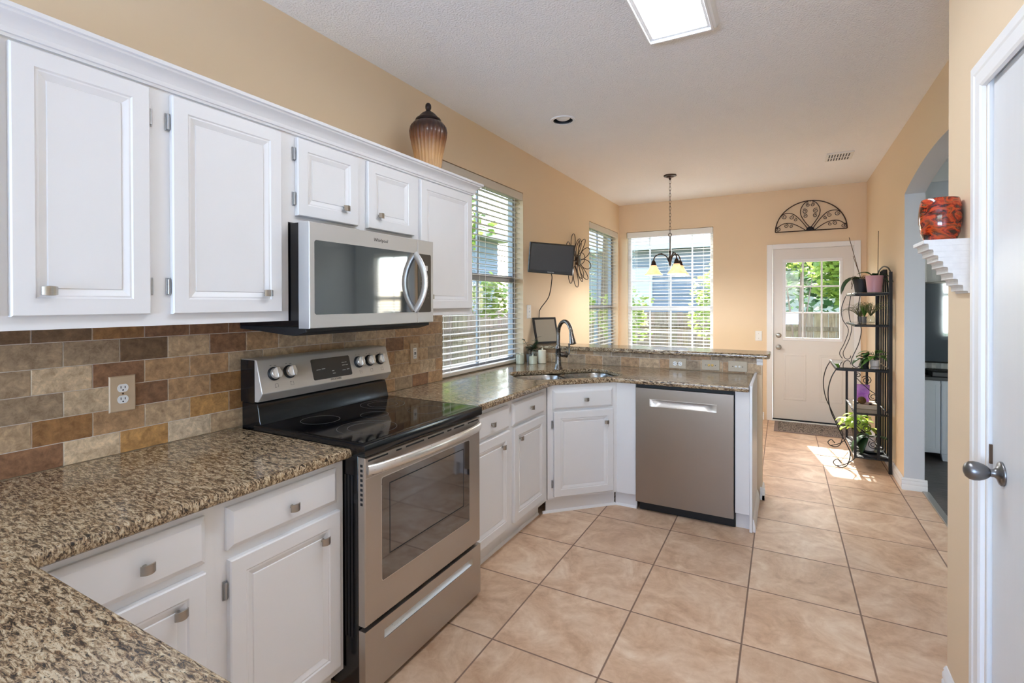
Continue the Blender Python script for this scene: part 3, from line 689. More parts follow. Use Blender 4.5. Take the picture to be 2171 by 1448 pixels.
# ------------------------------------------------------------------ counters, splashback
XT = XL + .010
cl = [(XT + .001, -.30), (-.46, -.30), (-.46, .415), (-1.332, .415), (-1.349, .432), (-1.349, 1.2785), (XT + .001, 1.2785)]
tag(slab('countertop', cl, [], ZCB, ZC, .011, 'granite'), 'speckled brown granite worktop turning the near left corner, up to the range', 'countertop', 'granite worktops')
def AB(a, b_): return (Q * (a - b_), Q * (a + b_))
hole = [AB(a, b_) for a, b_ in rrect(1.39, 3.377, .39, .213, .13, 7)]
cr = [(XT + .001, 2.040), (-1.349, 2.040), (-1.349, 3.034), (-1.036, 3.350), (-.199, 3.350), (-.199, 3.989), (XL + .001, 3.989), (XL + .001, 3.886), (-2.093, 3.886), (-2.093, 2.705), (XT + .001, 2.705)]
tag(slab('countertop', cr, [hole], ZCB, ZC, .011, 'granite'), 'speckled brown granite worktop with the sink cut-out, right of the range', 'countertop', 'granite worktops')
tag(slab('bar_top', [(XL + .002, 3.955), (-.118, 3.955), (-.100, 3.975), (-.100, 4.262), (-.118, 4.28), (XL + .002, 4.28)], [], 1.010, 1.044, .011, 'granite'), 'raised speckled granite bar top on the tiled half wall', 'countertop', 'granite worktops')
structure(bx(XL, -.150, 4.000, 4.112, 0, 1.0095).build('wall_bar', 'wall_peach'), 'half wall carrying the bar top')
b = MB()
for pr in [base_profile(4.000, -1)]: b.prism(pr, -.163, -.134, axis=0)
b.prism([(-.150 + (d - 4.0) * -1, z) for d, z in base_profile(4.000, -1)], 3.984, 4.128, axis=1)
structure(b.build('baseboard_bar', 'trim_white'))
t = thing('bracket', 'small white moulded bracket under the end of the bar top', 'bracket', (-.17, 3.99, .96))
b = MB(); b.prism([(3.9995, .963), (3.990, .963), (3.986, .970), (3.984, .985), (3.970, .996), (3.966, 1.0095), (3.9995, 1.0095)], -.185, -.146, axis=0); b.build('moulding', 'trim_white', t)

TONES = {'k': (112, 88, 64), 'o': (142, 104, 64), 'p': (186, 166, 138), 'g': (150, 130, 106), 'c': (172, 148, 118), 't': (160, 128, 94), 'd': (126, 92, 66), 'y': (170, 130, 80), 'l': (198, 180, 154)}
def tone(k):
    c = lin(TONES[k]); q = rnd.uniform(.92, 1.08); return tuple(x * q for x in c[:3])
def tiles(b, P, rows, u0, u1, z0, z1, zj, ph, dz, L, th, pattern):
    """courses of stone tile in running bond; P(u, w, z); gaps show the grout bed"""
    for r in range(rows[0], rows[1]):
        a, c = zj + r * dz + .0012, zj + (r + 1) * dz - .0012
        a, c = max(a, z0), min(c, z1)
        if c - a < .006: continue
        k0 = int((u0 - ph) / L) - 2; k = k0
        while True:
            s = ph + k * L + (L / 2 if r % 2 else 0); e = s + L; k += 1
            if s > u1: break
            s, e = max(s + .0012, u0), min(e - .0012, u1)
            if e - s < .006: continue
            b.tn = tone(pattern(r, (s + e) / 2))
            m = .0012
            b.loft([[P(s, 0, a), P(e, 0, a), P(e, 0, c), P(s, 0, c)], [P(s, th - m, a), P(e, th - m, a), P(e, th - m, c), P(s, th - m, c)], [P(s + m, th, a + m), P(e - m, th, a + m), P(e - m, th, c - m), P(s + m, th, c - m)]], smooth=False)
SEEN = {-1: [(.55, 'd'), (.70, 'd'), (.857, 'p'), (1.01, 'y'), (1.165, 'l'), (1.32, 'c')], 0: [(.627, 'c'), (.78, 'o'), (.935, 't'), (1.088, 'c'), (1.24, 'y'), (1.4, 'o')],
        1: [(.705, 'g'), (.90, 'p'), (1.01, 'd'), (1.165, 't'), (1.318, 'o')], 2: [(.63, 'g'), (.785, 'p'), (.938, 'd'), (1.093, 't'), (1.246, 't'), (1.4, 'g')],
        3: [(.55, 'g'), (.704, 'g'), (.857, 'g'), (1.011, 'k'), (1.166, 'c'), (1.319, 'd')], 4: [(.63, 'k'), (.786, 'k'), (.94, 'o'), (1.096, 'd'), (1.248, 'd'), (1.4, 'd')]}
def pat_left(r, u):
    if u < 1.33 and r in SEEN:
        for e, k in SEEN[r]:
            if u < e: return k
    if u < 2.15: return rnd.choice('gcgtgc')
    return rnd.choice('ctgdtccp')
b = MB(lambda u, w, z: (XL + .0025 + w, u, z))
tiles(b, ID, (-1, 5), -1.2, 2.700, ZC + .0005, 1.3455, .9745, .628, .0795, .1535, .0078, pat_left)
t = thing('backsplash', 'tumbled travertine subway-tile splashback on the left wall behind the range', 'backsplash', (XL, 1.4, ZC))
b.build('tiles', 'stone', t); bx(XL + .0003, XL + .0085, -1.2, 2.7005, ZC + .0003, 1.3457).build('grout', 'grout', t)
b = MB(lambda u, w, z: (u, 3.9975 - w, z))
tiles(b, ID, (-1, 3), -2.007, -.1555, ZC + .0005, 1.0095, .9745, -.795, .0795, .1535, .0075, lambda r, u: rnd.choice('gctgcgtc'))
t = thing('backsplash', 'low travertine tile strip between the sink worktop and the bar top', 'backsplash', (-1.1, 3.99, ZC))
b.build('tiles', 'stone', t); bx(-2.007, -.1552, 3.9915, 3.9995, ZC + .0003, 1.0097).build('grout', 'grout', t)

# ------------------------------------------------------------------ range
t = thing('range', 'freestanding stainless steel electric range with black glass cooktop', 'range', (-1.6, 1.658, 0))
y0, y1 = 1.283, 2.035
bx(-1.985, -1.325, y0 + .002, y1 - .002, .03, .874).build('body', 'black_enamel', t, bevel=.003)
b = MB()
for k in range(3): b.box(-1.39 + k * .016, -1.382 + k * .016, y0 - .0012, y0 + .003, .22, .80)
b.build('side_rib', 'black_matt', t, bevel=.0006)
b = MB(); b.loft([[(x, y, z) for x, y, z in ((-1.90, y0 - o, zz), (f, y0 - o, zz), (f, y1 + o, zz), (-1.90, y1 + o, zz))] for f, o, zz in ((-1.288, .004, .8745), (-1.284, .006, .880), (-1.284, .006, .905), (-1.287, .005, .914), (-1.294, 0, .9175), (-1.30, -.006, .9165))], smooth=False)
ct = b.build('cooktop', 'black', t, bevel=.004, seg=3)
gz = .9170
bx(-1.895, -1.318, y0 + .018, y1 - .018, .9160, gz).build('cooktop_glass', 'glass_black', ct)
for cx, cy, r in ((-1.47, 1.475, .115), (-1.47, 1.85, .085), (-1.74, 1.475, .078), (-1.74, 1.85, .105), (-1.61, 1.66, .06), (-1.47, 1.475, .075), (-1.74, 1.85, .07)):
    b = MB(); n = 48
    b.loft([[(cx + (r + d) * cos(2 * pi * k / n), cy + (r + d) * sin(2 * pi * k / n), gz + h) for k in range(n)] for d, h in ((0, 0), (0, .0003), (.0016, .0003), (.0016, 0))], closed=True)
    b.build('burner_ring', 'ring_line', ct)
# backguard
b = MB(); b.prism([(-1.990, .875), (-1.868, .9165), (-1.872, .930), (-1.884, .985), (-1.893, 1.004), (-1.990, 1.004)], y0 + .004, y1 - .004, axis=1)
b.build('backguard', 'black_enamel', t, bevel=.003)
b = MB(); b.prism([(-1.990, 1.0045), (-1.880, 1.0105), (-1.851, 1.047), (-1.8885, 1.176), (-1.898, 1.183), (-1.990, 1.183)], y0, y1, axis=1)
cp = b.build('control_panel', 'steel_panel', t, bevel=.003)
bx(-1.9905, -1.9, y0 - .0008, y0 + .001, 1.006, 1.181).build('end_cap', 'black_enamel', cp)
pd = Vector((-1.8885 + 1.851, 0, 1.176 - 1.047)).normalized(); pn = Vector((pd.z, 0, -pd.x))      # up the sloping face, out of it
FACE = lambda u, w, s: tuple(Vector((-1.851, u, 1.047)) + pd * s + pn * w)
L_ = .1343
b = MB(FACE); b.loft([[(u, w, s) for u, s in rrect(1.653, .068, .113, .048, .008)] for w in (-.001, .0012)]); dp = b.build('display', 'panel_glass', cp, sharp=60)
for i, (u, s, w_) in enumerate(((1.575, .065, .012), (1.602, .067, .010), (1.655, .052, .006), (1.658, .04, .008), (1.722, .085, .008), (1.738, .085, .006), (1.722, .072, .008), (1.742, .072, .008), (1.72, .048, .010), (1.745, .05, .008))):
    bx(u - w_, u + w_, .0011, .0015, s - .0013, s + .0013, FACE).build('printed_mark', 'mark_pale', dp)
for u in (1.350, 1.424, 1.820, 1.893, 1.968):
    b = MB(FACE); c = .076; n = 28
    b.loft([[(u + r * cos(2 * pi * k / n), h, c + r * sin(2 * pi * k / n)) for k in range(n)] for r, h in ((.0285, .0002), (.0285, .006), (.026, .008), (.0245, .012))])
    kb = b.build('control_knob', 'black_matt', cp)
    b = MB(FACE); b.loft([[(u + r * cos(2 * pi * k / n), h, c + r * sin(2 * pi * k / n)) for k in range(n)] for r, h in ((.0235, .011), (.0235, .024), (.0215, .0262))])
    b.box(u - .0075, u + .0075, .025, .0385, c - .0215, c + .0215)
    b.build('knob_cap', 'steel_bright', kb, bevel=.0012)
    q = MB(FACE); s0 = .026
    for a, e, f_, h in ((-.0075, .0075, -.0075, -.0068), (-.0075, .0075, .0068, .0075), (-.0075, -.0068, -.0075, .0075), (.0068, .0075, -.0075, .0075)): q.box(u + .004 + a, u + .004 + e, 0, .0004, s0 + f_, s0 + h)
    dx, dz = {1.350: (-.006, -.007), 1.424: (-.006, .007), 1.820: (0, 0), 1.893: (.006, .007), 1.968: (.006, -.007)}[u]
    bx(u + .004 + dx - .0016, u + .004 + dx + .0016, 0, .0005, s0 + dz - .0016, s0 + dz + .0016, FACE).build('burner_dot', 'mark_grey', cp)
    bx(u - .012, u - .004, 0, .0004, c + .036, c + .0375, FACE).build('printed_mark', 'mark_grey', cp); bx(u + .006, u + .018, 0, .0004, c + .034, c + .0355, FACE).build('printed_mark', 'mark_grey', cp)
    q.build('burner_mark', 'mark_grey', cp)
lettering('brand_lettering', 'FRIGIDAIRE', FACE(1.664, .0003, .013), (0, 1, 0), pd, .0125, 'mark_grey', cp)
# oven door
OX = -1.292
b = MB(lambda u, w, z: (OX + w, u, z))
b.panel(y0 + .002, y1 - .002, .272, .8695, [(0, -.033), (0, -.004), (.004, 0), (.01, 0)])
od = b.build('oven_door', 'steel', t, sharp=30)
OF = lambda u, w, z: (OX + w, u, z)
b = MB(OF); b.loft([[(u, w, z) for u, z in rrect(1.653, .589, .289, .1905, .010)] for w in (-.004, .0012)]); b.build('door_trim', 'steel_bright', od, sharp=60)
b = MB(OF); b.loft([[(u, w, z) for u, z in rrect(1.653, .589, .286, .1875, .008)] for w in (-.003, .0022)]); og = b.build('oven_window', 'oven_glass', od, sharp=60)
b = MB(OF)
for a, e, f_, h in ((1.405, 1.893, .745, .749), (1.405, 1.893, .485, .489), (1.405, 1.409, .485, .749), (1.889, 1.893, .485, .749)): b.box(a, e, .0022, .0025, f_, h)
b.build('window_border', 'black_matt', og)
for a, e in ((1.30, 1.40), (1.445, 1.475), (1.50, 1.61), (1.635, 1.745), (1.77, 1.80), (1.82, 1.90), (1.93, 2.015)): bx(a, e, -.002, .0008, .8535, .8595, OF).build('vent_slot', 'black_matt', od)
for a, e in ((1.32, 1.385), (1.955, 2.00)): bx(a, e, -.002, .0008, .8015, .807, OF).build('vent_slot', 'black_matt', od)
bx(y0 + .005, y1 - .005, -.001, .001, .7945, .7965, OF).build('crease', 'steel_bright', od)
b = MB(OF)
for k in range(9): b.box(y0 + .0005, y0 + .003, -.022, -.012, .70 + k * .017, .709 + k * .017)
b.build('side_vent', 'black_matt', od)
b = MB(); pts = []; rr = []
for k in range(25):
    q = k / 24; pts.append((OX + .004 + .050 * (sin(pi * q) ** .62 if 0 < q < 1 else 0), y0 + .012 + (y1 - y0 - .024) * q, .826 + .006 * sin(pi * q))); rr.append(.0185)
b.tube(pts, rr, 14, flat=.62); b.build('door_handle', 'steel_bright', od)
# storage drawer
b = MB(OF); U0, U1 = 1.378, 1.965
# front made of four bands around the finger slot
for a, e, f_, h in ((y0, y1, .215, .2565), (y0, y1, .022, .181), (y0, U0, .181, .215), (U1, y1, .181, .215)): b.box(a, e, -.03, 0, f_, h)
dr = b.build('drawer', 'steel', t)
b = MB(OF); b.add([(U0, -.004, .182), (U1, -.004, .182), (U1, -.026, .212), (U0, -.026, .212), (U0, -.0035, .1812), (U1, -.0035, .1812), (U1, -.03, .2145), (U0, -.03, .2145)], [(0, 1, 2, 3), (7, 6, 5, 4), (0, 3, 7, 4), (1, 2, 6, 5), (0, 4, 5, 1), (3, 2, 6, 7)])
b.build('finger_slot', 'steel_bright', dr)
for yy in (y0 + .06, y1 - .06): 
    b = MB(); b.cyl((OX - .05, yy, 0), (OX - .05, yy, .031), .016, 12); b.build('foot', 'black_matt', t)

# ------------------------------------------------------------------ over-the-range microwave
t = thing('microwave', 'stainless over-the-range microwave with a bowed door handle', 'microwave', (-1.79, 1.664, 1.30))
m0, m1, MX = 1.2865, 2.043, -1.575
bx(XL + .012, -1.636, m0 + .002, m1 - .002, 1.322, 1.724).build('body', 'black_enamel', t, bevel=.003)
b = MB(); b.prism([(XL + .012, 1.322), (XL + .012, 1.308), (-1.86, 1.300), (-1.72, 1.289), (-1.66, 1.287), (-1.60, 1.302), (-1.60, 1.3155), (-1.636, 1.322)], m0 + .004, m1 - .004, axis=1); b.build('underside', 'black_matt', t, bevel=.002)
MF = lambda u, w, z: (MX + w, u, z)
SE = 1.920
b = MB(MF); b.panel(m0, SE - .0015, 1.3165, 1.7235, [(0, -.06), (0, -.003), (.003, 0), (.006, 0)]); md_ = b.build('door', 'steel_cool', t, sharp=30)
b = MB(MF); b.loft([[(u, w, z) for u, z in rrect((1.307 + SE) / 2, 1.5125, (SE - 1.307) / 2 - .003, .1425, .010)] for w in (-.003, .0012)]); mw_ = b.build('door_window', 'mw_glass', md_, sharp=60)
b = MB(MF); b.panel(SE + .0005, m1, 1.3165, 1.7235, [(0, -.06), (0, -.003), (.003, 0), (.006, 0)]); cpn = b.build('control_frame', 'steel_cool', t, sharp=30)
b = MB(MF); b.loft([[(u, w, z) for u, z in rrect((SE + 2.022) / 2, 1.5115, (2.022 - SE) / 2 - .001, .1435, .008)] for w in (-.003, .0012)]); kp = b.build('keypad', 'panel_glass', cpn, sharp=60)
bx(1.956, 1.994, .0011, .0016, 1.574, 1.599, MF).build('clock_display', 'mark_pale', kp)
b = MB(MF)
for i, z in enumerate((1.545, 1.52, 1.50, 1.48, 1.46, 1.44)):
    for u in (1.945, 1.972, 1.998): b.box(u - .004, u + .004, .0011, .0015, z - .002, z + .002)
b.build('printed_mark', 'mark_grey', kp)
b = MB(); pts = [(MX + .002 + .062 * sin(pi * k / 20) ** .8 if 0 < k < 20 else MX + .002, 1.895, 1.650 - .272 * k / 20) for k in range(21)]
b.tube(pts, [.0175] * 21, 12, flat=.42); b.build('door_handle', 'steel_bright', md_)
lettering('brand_lettering', 'Whirlpool', MF(1.667, .0002, 1.690), (0, 1, 0), (0, 0, 1), .021, 'mark_grey', md_, shear=.15)

# ------------------------------------------------------------------ dishwasher
t = thing('dishwasher', 'stainless dishwasher with a pocket handle in the peninsula', 'dishwasher', (-.588, 3.6, 0))
d0, d1 = -.8935, -.2845
bx(-.8975, -.2785, 3.405, 3.95, .10, .862).build('body', 'black_matt', t)
bx(d0 + .015, d1 + .006, 3.424, 3.44, .002, .0995).build('toe_kick', 'black_matt', t)
DF = lambda u, w, z: (u, 3.371 - w, z)
b = MB(DF)
h0, h1, hz0, hz1 = -.800, -.383, .720, .7675
for a, e, f_, h in ((d0, d1, hz1, .839), (d0, d1, .069, hz0), (d0, h0, hz0, hz1), (h1, d1, hz0, hz1)): b.box(a, e, -.03, 0, f_, h)
dd = b.build('door', 'steel_vert', t)
b = MB(DF); nu, nz_ = 40, 10; V = []; Fc = []
for i in range(nu + 1):
    u = h0 + (h1 - h0) * i / nu; e_ = min(i, nu - i) / nu; fu = min(1.0, e_ / .16); fu = fu * fu * (3 - 2 * fu)
    for j in range(nz_ + 1):
        q = j / nz_; prof_ = q ** .75 * 1.0 if q < 1 else 1.0
        V.append((u, -.0004 - .027 * fu * prof_ , hz0 + (hz1 - hz0) * q))
for i in range(nu):
    for j in range(nz_): a_ = i * (nz_ + 1) + j; Fc.append((a_, a_ + 1, a_ + nz_ + 2, a_ + nz_ + 1))
b.add(V, Fc, True); b.add([(h0, -.0285, hz0), (h1, -.0285, hz0), (h1, -.0285, hz1), (h0, -.0285, hz1)], [(0, 1, 2, 3)])
b.build('pocket_handle', 'steel_bright', dd, sharp=60)
bx(h0 - .002, h1 + .002, -.002, .0012, hz1 - .001, hz1 + .0025, DF).build('handle_lip', 'steel_bright', dd)

# ------------------------------------------------------------------ sink and faucet
t = thing('sink', 'stainless double-bowl sink set under the angled worktop', 'sink', (*AB(1.39, 3.377), .68))
for nm, ca, ha in (('bowl', 1.197, .186), ('bowl', 1.583, .186)):
    b = MB(); rings = []
    for ins, z, r in ((-.018, ZCB - .0005, .10), (-.002, ZCB - .0005, .10), (.0, ZCB - .006, .10), (.006, ZCB - .03, .10), (.012, .73, .095), (.03, .69, .085), (.07, .680, .06)):
        rings.append([(*AB(a, b_), z) for a, b_ in rrect(ca, 3.377, ha - ins, .205 - ins, r - max(0, ins) * .4, 6)])
    b.loft(rings, cap0=False); bw = b.build(nm, 'sink_steel', t, sharp=50)
    b = MB(); b.lathe([(.001, .6805), (.030, .6805), (.034, .682), (.038, .6815)], (*AB(ca, 3.40), 0), 24); b.build('drain', 'steel_bright', bw)
bx(-.012, .012, -.19, .19, ZCB - .03, ZCB - .0005, lambda u, w, z: (*AB(1.39 + u, 3.377 + w), z)).build('divider', 'sink_steel', t, bevel=.004)

fx, fy = AB(1.435, 3.632)
t = thing('faucet', 'pewter gooseneck pull-down faucet behind the sink', 'faucet', (fx, fy, ZC))
b = MB(); b.lathe([(.034, ZC), (.034, ZC + .006), (.026, ZC + .018), (.0225, ZC + .05), (.0215, ZC + .09), (.0215, ZC + .155), (.024, ZC + .158), (.024, ZC + .166), (.019, ZC + .172), (.017, ZC + .185)], (fx, fy, 0), 28); b.build('body', 'gun', t, sharp=50)
sd_ = Vector((.80, -.60, 0)); pts = [(fx, fy, ZC + .17), (fx, fy, ZC + .25)]
R_ = .098
for k in range(0, 15):
    a = pi - pi * .96 * k / 14; pts.append((fx + sd_.x * (R_ + R_ * cos(a)), fy + sd_.y * (R_ + R_ * cos(a)), ZC + .27 + R_ * 1.06 * sin(a)))
b = MB(); b.tube(curve(pts, 4), .0145, 14); nk = b.build('neck', 'gun', t)
e = Vector(pts[-1]); e2 = e + Vector((sd_.x * .012, sd_.y * .012, -.042))
dirv = (e2 - e).normalized()
b = MB(); b.lathe([(.0155, -.012), (.017, 0), (.020, .03), (.0245, .062), (.0262, .07), (.0262, .076), (.016, .078)], e, 22, dirv); b.build('spray_head', 'gun', t, sharp=50)
hd = Vector((Q, Q, 0)); hb = Vector((fx, fy, ZC + .112))
b = MB(); b.lathe([(.018, .015), (.021, .03), (.023, .046), (.0225, .062), (.026, .064), (.026, .071), (.018, .076)], hb, 22, hd); hn = b.build('handle_hub', 'gun', t, sharp=50)
h2 = hb + hd * .078
b = MB(); b.tube([tuple(h2), tuple(h2 + Vector((0, 0, .004)) + hd * .012), tuple(h2 + hd * .016 + Vector((0, 0, .03))), tuple(h2 + hd * .012 + Vector((0, 0, .085)))], [.007, .007, .0062, .0078], 10); b.build('lever', 'gun', hn)

# ------------------------------------------------------------------ candles, small plant
for lab, x, y, r, h, gl in (('squat cream candle at the left, next to the blind', -1.974, 3.742, .034, .080, .088), ('low cream candle in a clear glass, in the middle of the three', -1.868, 3.776, .034, .066, .106), ('tallest cream pillar candle, right of the other two', -1.826, 3.868, .0335, .112, 0)):
    t = thing('candle', lab, 'candle', (x, y, ZC), 'cream candles by the sink')
    b = MB(); b.lathe([(r - .003, ZC + .0005), (r, ZC + .003), (r, ZC + h - .004), (r - .004, ZC + h), (r * .55, ZC + h - .003), (.001, ZC + h - .004)], (x, y, 0), 30); b.build('wax', 'cream_wax', t)
    b = MB(); b.lathe([(.0012, 0), (.005, .006), (.0052, .011), (.003, .019), (.0005, .026)], (x, y, ZC + h - .004), 10); b.build('flame_tip', 'cream_wax', t)
    if gl:
        b = MB(); b.lathe([(r + .0012, ZC + .0006), (r + .0012, ZC + gl), (r + .0034, ZC + gl), (r + .0034, ZC + .0003)], (x, y, 0), 30, cap0=False, cap1=False); b.build('glass_holder', 'glass', t)

def leaf_blade(b, p0, d0, length, width, droop=.4, fold=.18, n=7, up=(0, 0, 1), tip=.15, belly=.45, roll=0.0):
    """one leaf along a drooping path, creased along its midrib"""
    p = Vector(p0); d = Vector(d0).normalized(); u = Vector(up)
    rows = []
    side0 = d.cross(u); side0 = side0.normalized() if side0.length > 1e-4 else Vector((1, 0, 0))
    st = length / n
    for i in range(n + 1):
        q = i / n
        w = width * .5 * (sin(pi * min(1, q / (2 * belly)) ) if q < belly else (cos(pi / 2 * (q - belly) / (1 - belly)) ** .8 if q < 1 else 0)) if i else width * .06
        nrm = side0.cross(d).normalized(); sd = (side0 * cos(roll) + nrm * sin(roll)).normalized(); nr = sd.cross(d).normalized()
        rows.append([p + sd * w + nr * w * fold, p, p - sd * w + nr * w * fold])
        d = (d + Vector((0, 0, -droop / n))).normalized(); p = p + d * st
    v = [tuple(x) for r_ in rows for x in r_]; f = []
    for i in range(n):
        a = i * 3; f += [(a, a + 1, a + 4, a + 3), (a + 1, a + 2, a + 5, a + 4)]
    b.tn = (rnd.random(),) * 3
    b.add(v, f, True)

t = thing('potted_plant', 'small leafy dark green plant in a grey pot behind the candles', 'plant', (-1.955, 3.90, ZC))
b = MB(); b.lathe([(.030, ZC + .0005), (.036, ZC + .06), (.038, ZC + .07), (.034, ZC + .07), (.032, ZC + .06)], (-1.955, 3.90, 0), 24); b.build('pot', 'pot_grey', t)
b = MB(); c0 = Vector((-1.955, 3.90, ZC + .06))
st = MB()
for k in range(13):
    a = rnd.uniform(0, 2 * pi); ln = rnd.uniform(.04, .14); e_ = c0 + Vector((cos(a) * ln * .55, sin(a) * ln * .45, ln + .02))
    st.tube(curve([c0, c0 * .5 + e_ * .5 + Vector((0, 0, .02)), e_], 3), .0015, 5)
    for j in range(5):
        q = .45 + .55 * j / 4; pp = c0.lerp(e_, q); aa = a + (1.3 if j % 2 else -1.3) + rnd.uniform(-.5, .5)
        leaf_blade(b, pp, (cos(aa), sin(aa), rnd.uniform(.1, .7)), rnd.uniform(.035, .05), rnd.uniform(.022, .03), .5, n=5)
b.build('leaves', 'leaf_dark', t); st.build('stem', 'stem_brown', t)

# ------------------------------------------------------------------ tablet on the bar, television, wall flower
BT = 1.044
t = thing('tablet', 'dark-framed pale screen propped at the left end of the bar top', 'screen', (-1.90, 4.14, BT))
bl, brr, tl_, tr_ = Vector((-1.955, 4.025, BT + .001)), Vector((-1.832, 4.255, BT + .001)), Vector((-2.012, 4.045, BT + .236)), Vector((-1.889, 4.275, BT + .236))
ux = (brr - bl); W_ = ux.length; ux.normalize(); uz = (tl_ - bl); H_ = uz.length; uz = (uz - ux * uz.dot(ux)).normalized(); un_ = ux.cross(uz)
TBF = lambda u, w, z: tuple(bl + ux * u + uz * z + un_ * w)
b = MB(TBF); b.panel(0, W_, 0, H_, [(0, -.012), (0, -.001), (.002, 0), (.016, 0), (.019, -.003), (.02, -.003)]); b.build('frame', 'black_matt', t, sharp=25)
bx(.0195, W_ - .0195, -.0032, -.0024, .0195, H_ - .0195, TBF).build('display', 'screen_pale', t)
b = MB(TBF); b.tube([(W_ * .5, -.012, H_ * .55), (W_ * .5, -.05, .02)], .006, 6); b.build('easel_leg', 'black_matt', t)

t = thing('television', 'small black television on a wall arm, tilted, dark screen', 'television', (-1.765, 3.93, 1.63))
ya = radians(34); tx_ = Vector((cos(ya), sin(ya), 0)); tz_ = Vector((0, 0, 1)); tn_ = Vector((sin(ya), -cos(ya), 0)); ro = radians(-4.3)
rx = tx_ * cos(ro) + tz_ * sin(ro); rz = -tx_ * sin(ro) + tz_ * cos(ro); tc_ = Vector((-1.765, 3.93, 1.793))
TV = lambda u, w, z: tuple(tc_ + rx * u + rz * z + tn_ * w)
hw, hh = .196, .131
b = MB(TV); b.panel(-hw, hw, -hh, hh, [(0, -.028), (0, -.004), (.003, 0), (.006, 0)]); b.build('housing', 'black', t, sharp=25)
bx(-hw + .016, hw - .014, -.001, .0008, -hh + .026, hh - .013, TV).build('display', 'screen', t)
lettering('brand_lettering', 'PROSCAN', TV(.0, .001, -hh + .012), rx, rz, .0125, 'mark_pale', t, depth=.0002)
b = MB(); pa = Vector(TV(0, -.028, 0)); b.tube([tuple(pa), tuple(pa + Vector((-.06, .06, 0))), (XL + .02, 4.12, 1.79)], .012, 8); b.build('wall_arm', 'black_matt', t)
bx(XL + .0005, XL + .02, 4.07, 4.17, 1.70, 1.88).build('wall_plate', 'black_matt', t, bevel=.002)
o_ = Vector(TV(.01, -.012, -hh + .002))
tb(curve([o_, o_ + Vector((0, .01, -.05)), (-1.86, 4.08, 1.47), (-1.985, 4.17, 1.36), (-2.009, 4.19, 1.30), (-2.010, 4.19, 1.055)], 8), .0042, 7).build('power_cord', 'black_matt', t)

t = thing('wall_flower', 'bronze wire flower wall decoration right of the small television', 'wall decoration', (XL, 5.07, 1.86))
fc = Vector((XL + .035, 5.07, 1.868))
FL = lambda u, w, z: tuple(fc + Vector((w, u, z)))
k_ = 0
for lay, n_, r0, r1, wd, lift in ((0, 8, .06, .29, .075, -.02), (1, 8, .05, .235, .06, .02)):
    for k in range(n_):
        a = 2 * pi * (k + .5 * lay) / n_ + .2
        pts = []
        for i in range(20):
            q = 2 * pi * i / 20; rr_ = (r0 + r1) / 2 - (r1 - r0) / 2 * cos(q); ww = wd * sin(q) * (.55 + .45 * (rr_ / r1))
            pts.append(FL(rr_ * cos(a) - ww * sin(a), lift + .05 * (rr_ / r1) ** 2 * (.4 if lay == 0 else 1.2) - (.012 if lay == 0 else 0), rr_ * sin(a) + ww * cos(a)))
        b = MB(); b.tube(pts, .0042, 6, closed=True); b.build('petal', 'bronze', t)
b = MB(); b.lathe([(.001, -.02), (.05, -.018), (.058, -.004), (.05, .012), (.001, .022)], fc + Vector((.02, 0, 0)), 24, (1, 0, 0)); b.build('center', 'bronze', t)
b = MB(); b.tube([tuple(fc), (XL + .001, 5.07, 1.868)], .006, 6); b.build('hanger', 'bronze', t)

# ------------------------------------------------------------------ plates on the walls
def outlet(name, label, cat, xf, u, z, w, h, material, holes, group=None):
    t = thing(name, label, cat, xf(u, 0, z), group)
    b = MB(xf); b.panel(u - w / 2, u + w / 2, z - h / 2, z + h / 2, [(0, .0002), (0, .003), (.003, .006), (.004, .006)]); b.build('cover_plate', material, t, sharp=25)
    holes(t)
    return t
LW = lambda u, w, z: (XL + .0106 + w, u, z)
def slots(xf, parent, u, z, horiz=False):
    f = (lambda a, w, c: xf(u + c, w, z + a)) if horiz else (lambda a, w, c: xf(u + a, w, z + c))
    b = MB(f); b.loft([[(min(.0125, max(-.0125, .0165 * cos(2 * pi * k / 24))) if False else .0165 * cos(2 * pi * k / 24), w_, max(-.0135, min(.0135, .0165 * sin(2 * pi * k / 24)))) for k in range(24)] for w_ in (.004, .0072)])
    s_ = b.build('socket', 'plastic_white', parent, sharp=50)
    c = MB(f); c.box(-.0075, -.0052, .0071, .0075, -.001, .0075); c.box(.0052, .0075, .0071, .0075, -.001, .0065); c.loft([[(.0026 * cos(2 * pi * k / 10), w_, -.007 + .0026 * sin(2 * pi * k / 10)) for k in range(10)] for w_ in (.0071, .0075)])
    c.build('slots', 'black_matt', s_)
def screw(xf, parent, u, z, material='stem_brown'):
    b = MB(xf); b.loft([[(u + r * cos(2 * pi * k / 10), w_, z + r * sin(2 * pi * k / 10)) for k in range(10)] for r, w_ in ((.0032, .0055), (.0032, .0068), (.002, .0074))]); b.build('screw', material, parent)
def duplex(u, z): 
    def f(t): slots(LW, t, u, z + .0195); slots(LW, t, u, z - .0195); screw(LW, t, u, z)
    return f
outlet('power_outlet', 'duplex outlet in a travertine cover plate on the splashback left of the range', 'outlet', LW, .865, 1.104, .079, .123, 'travertine_plate', duplex(.865, 1.104))
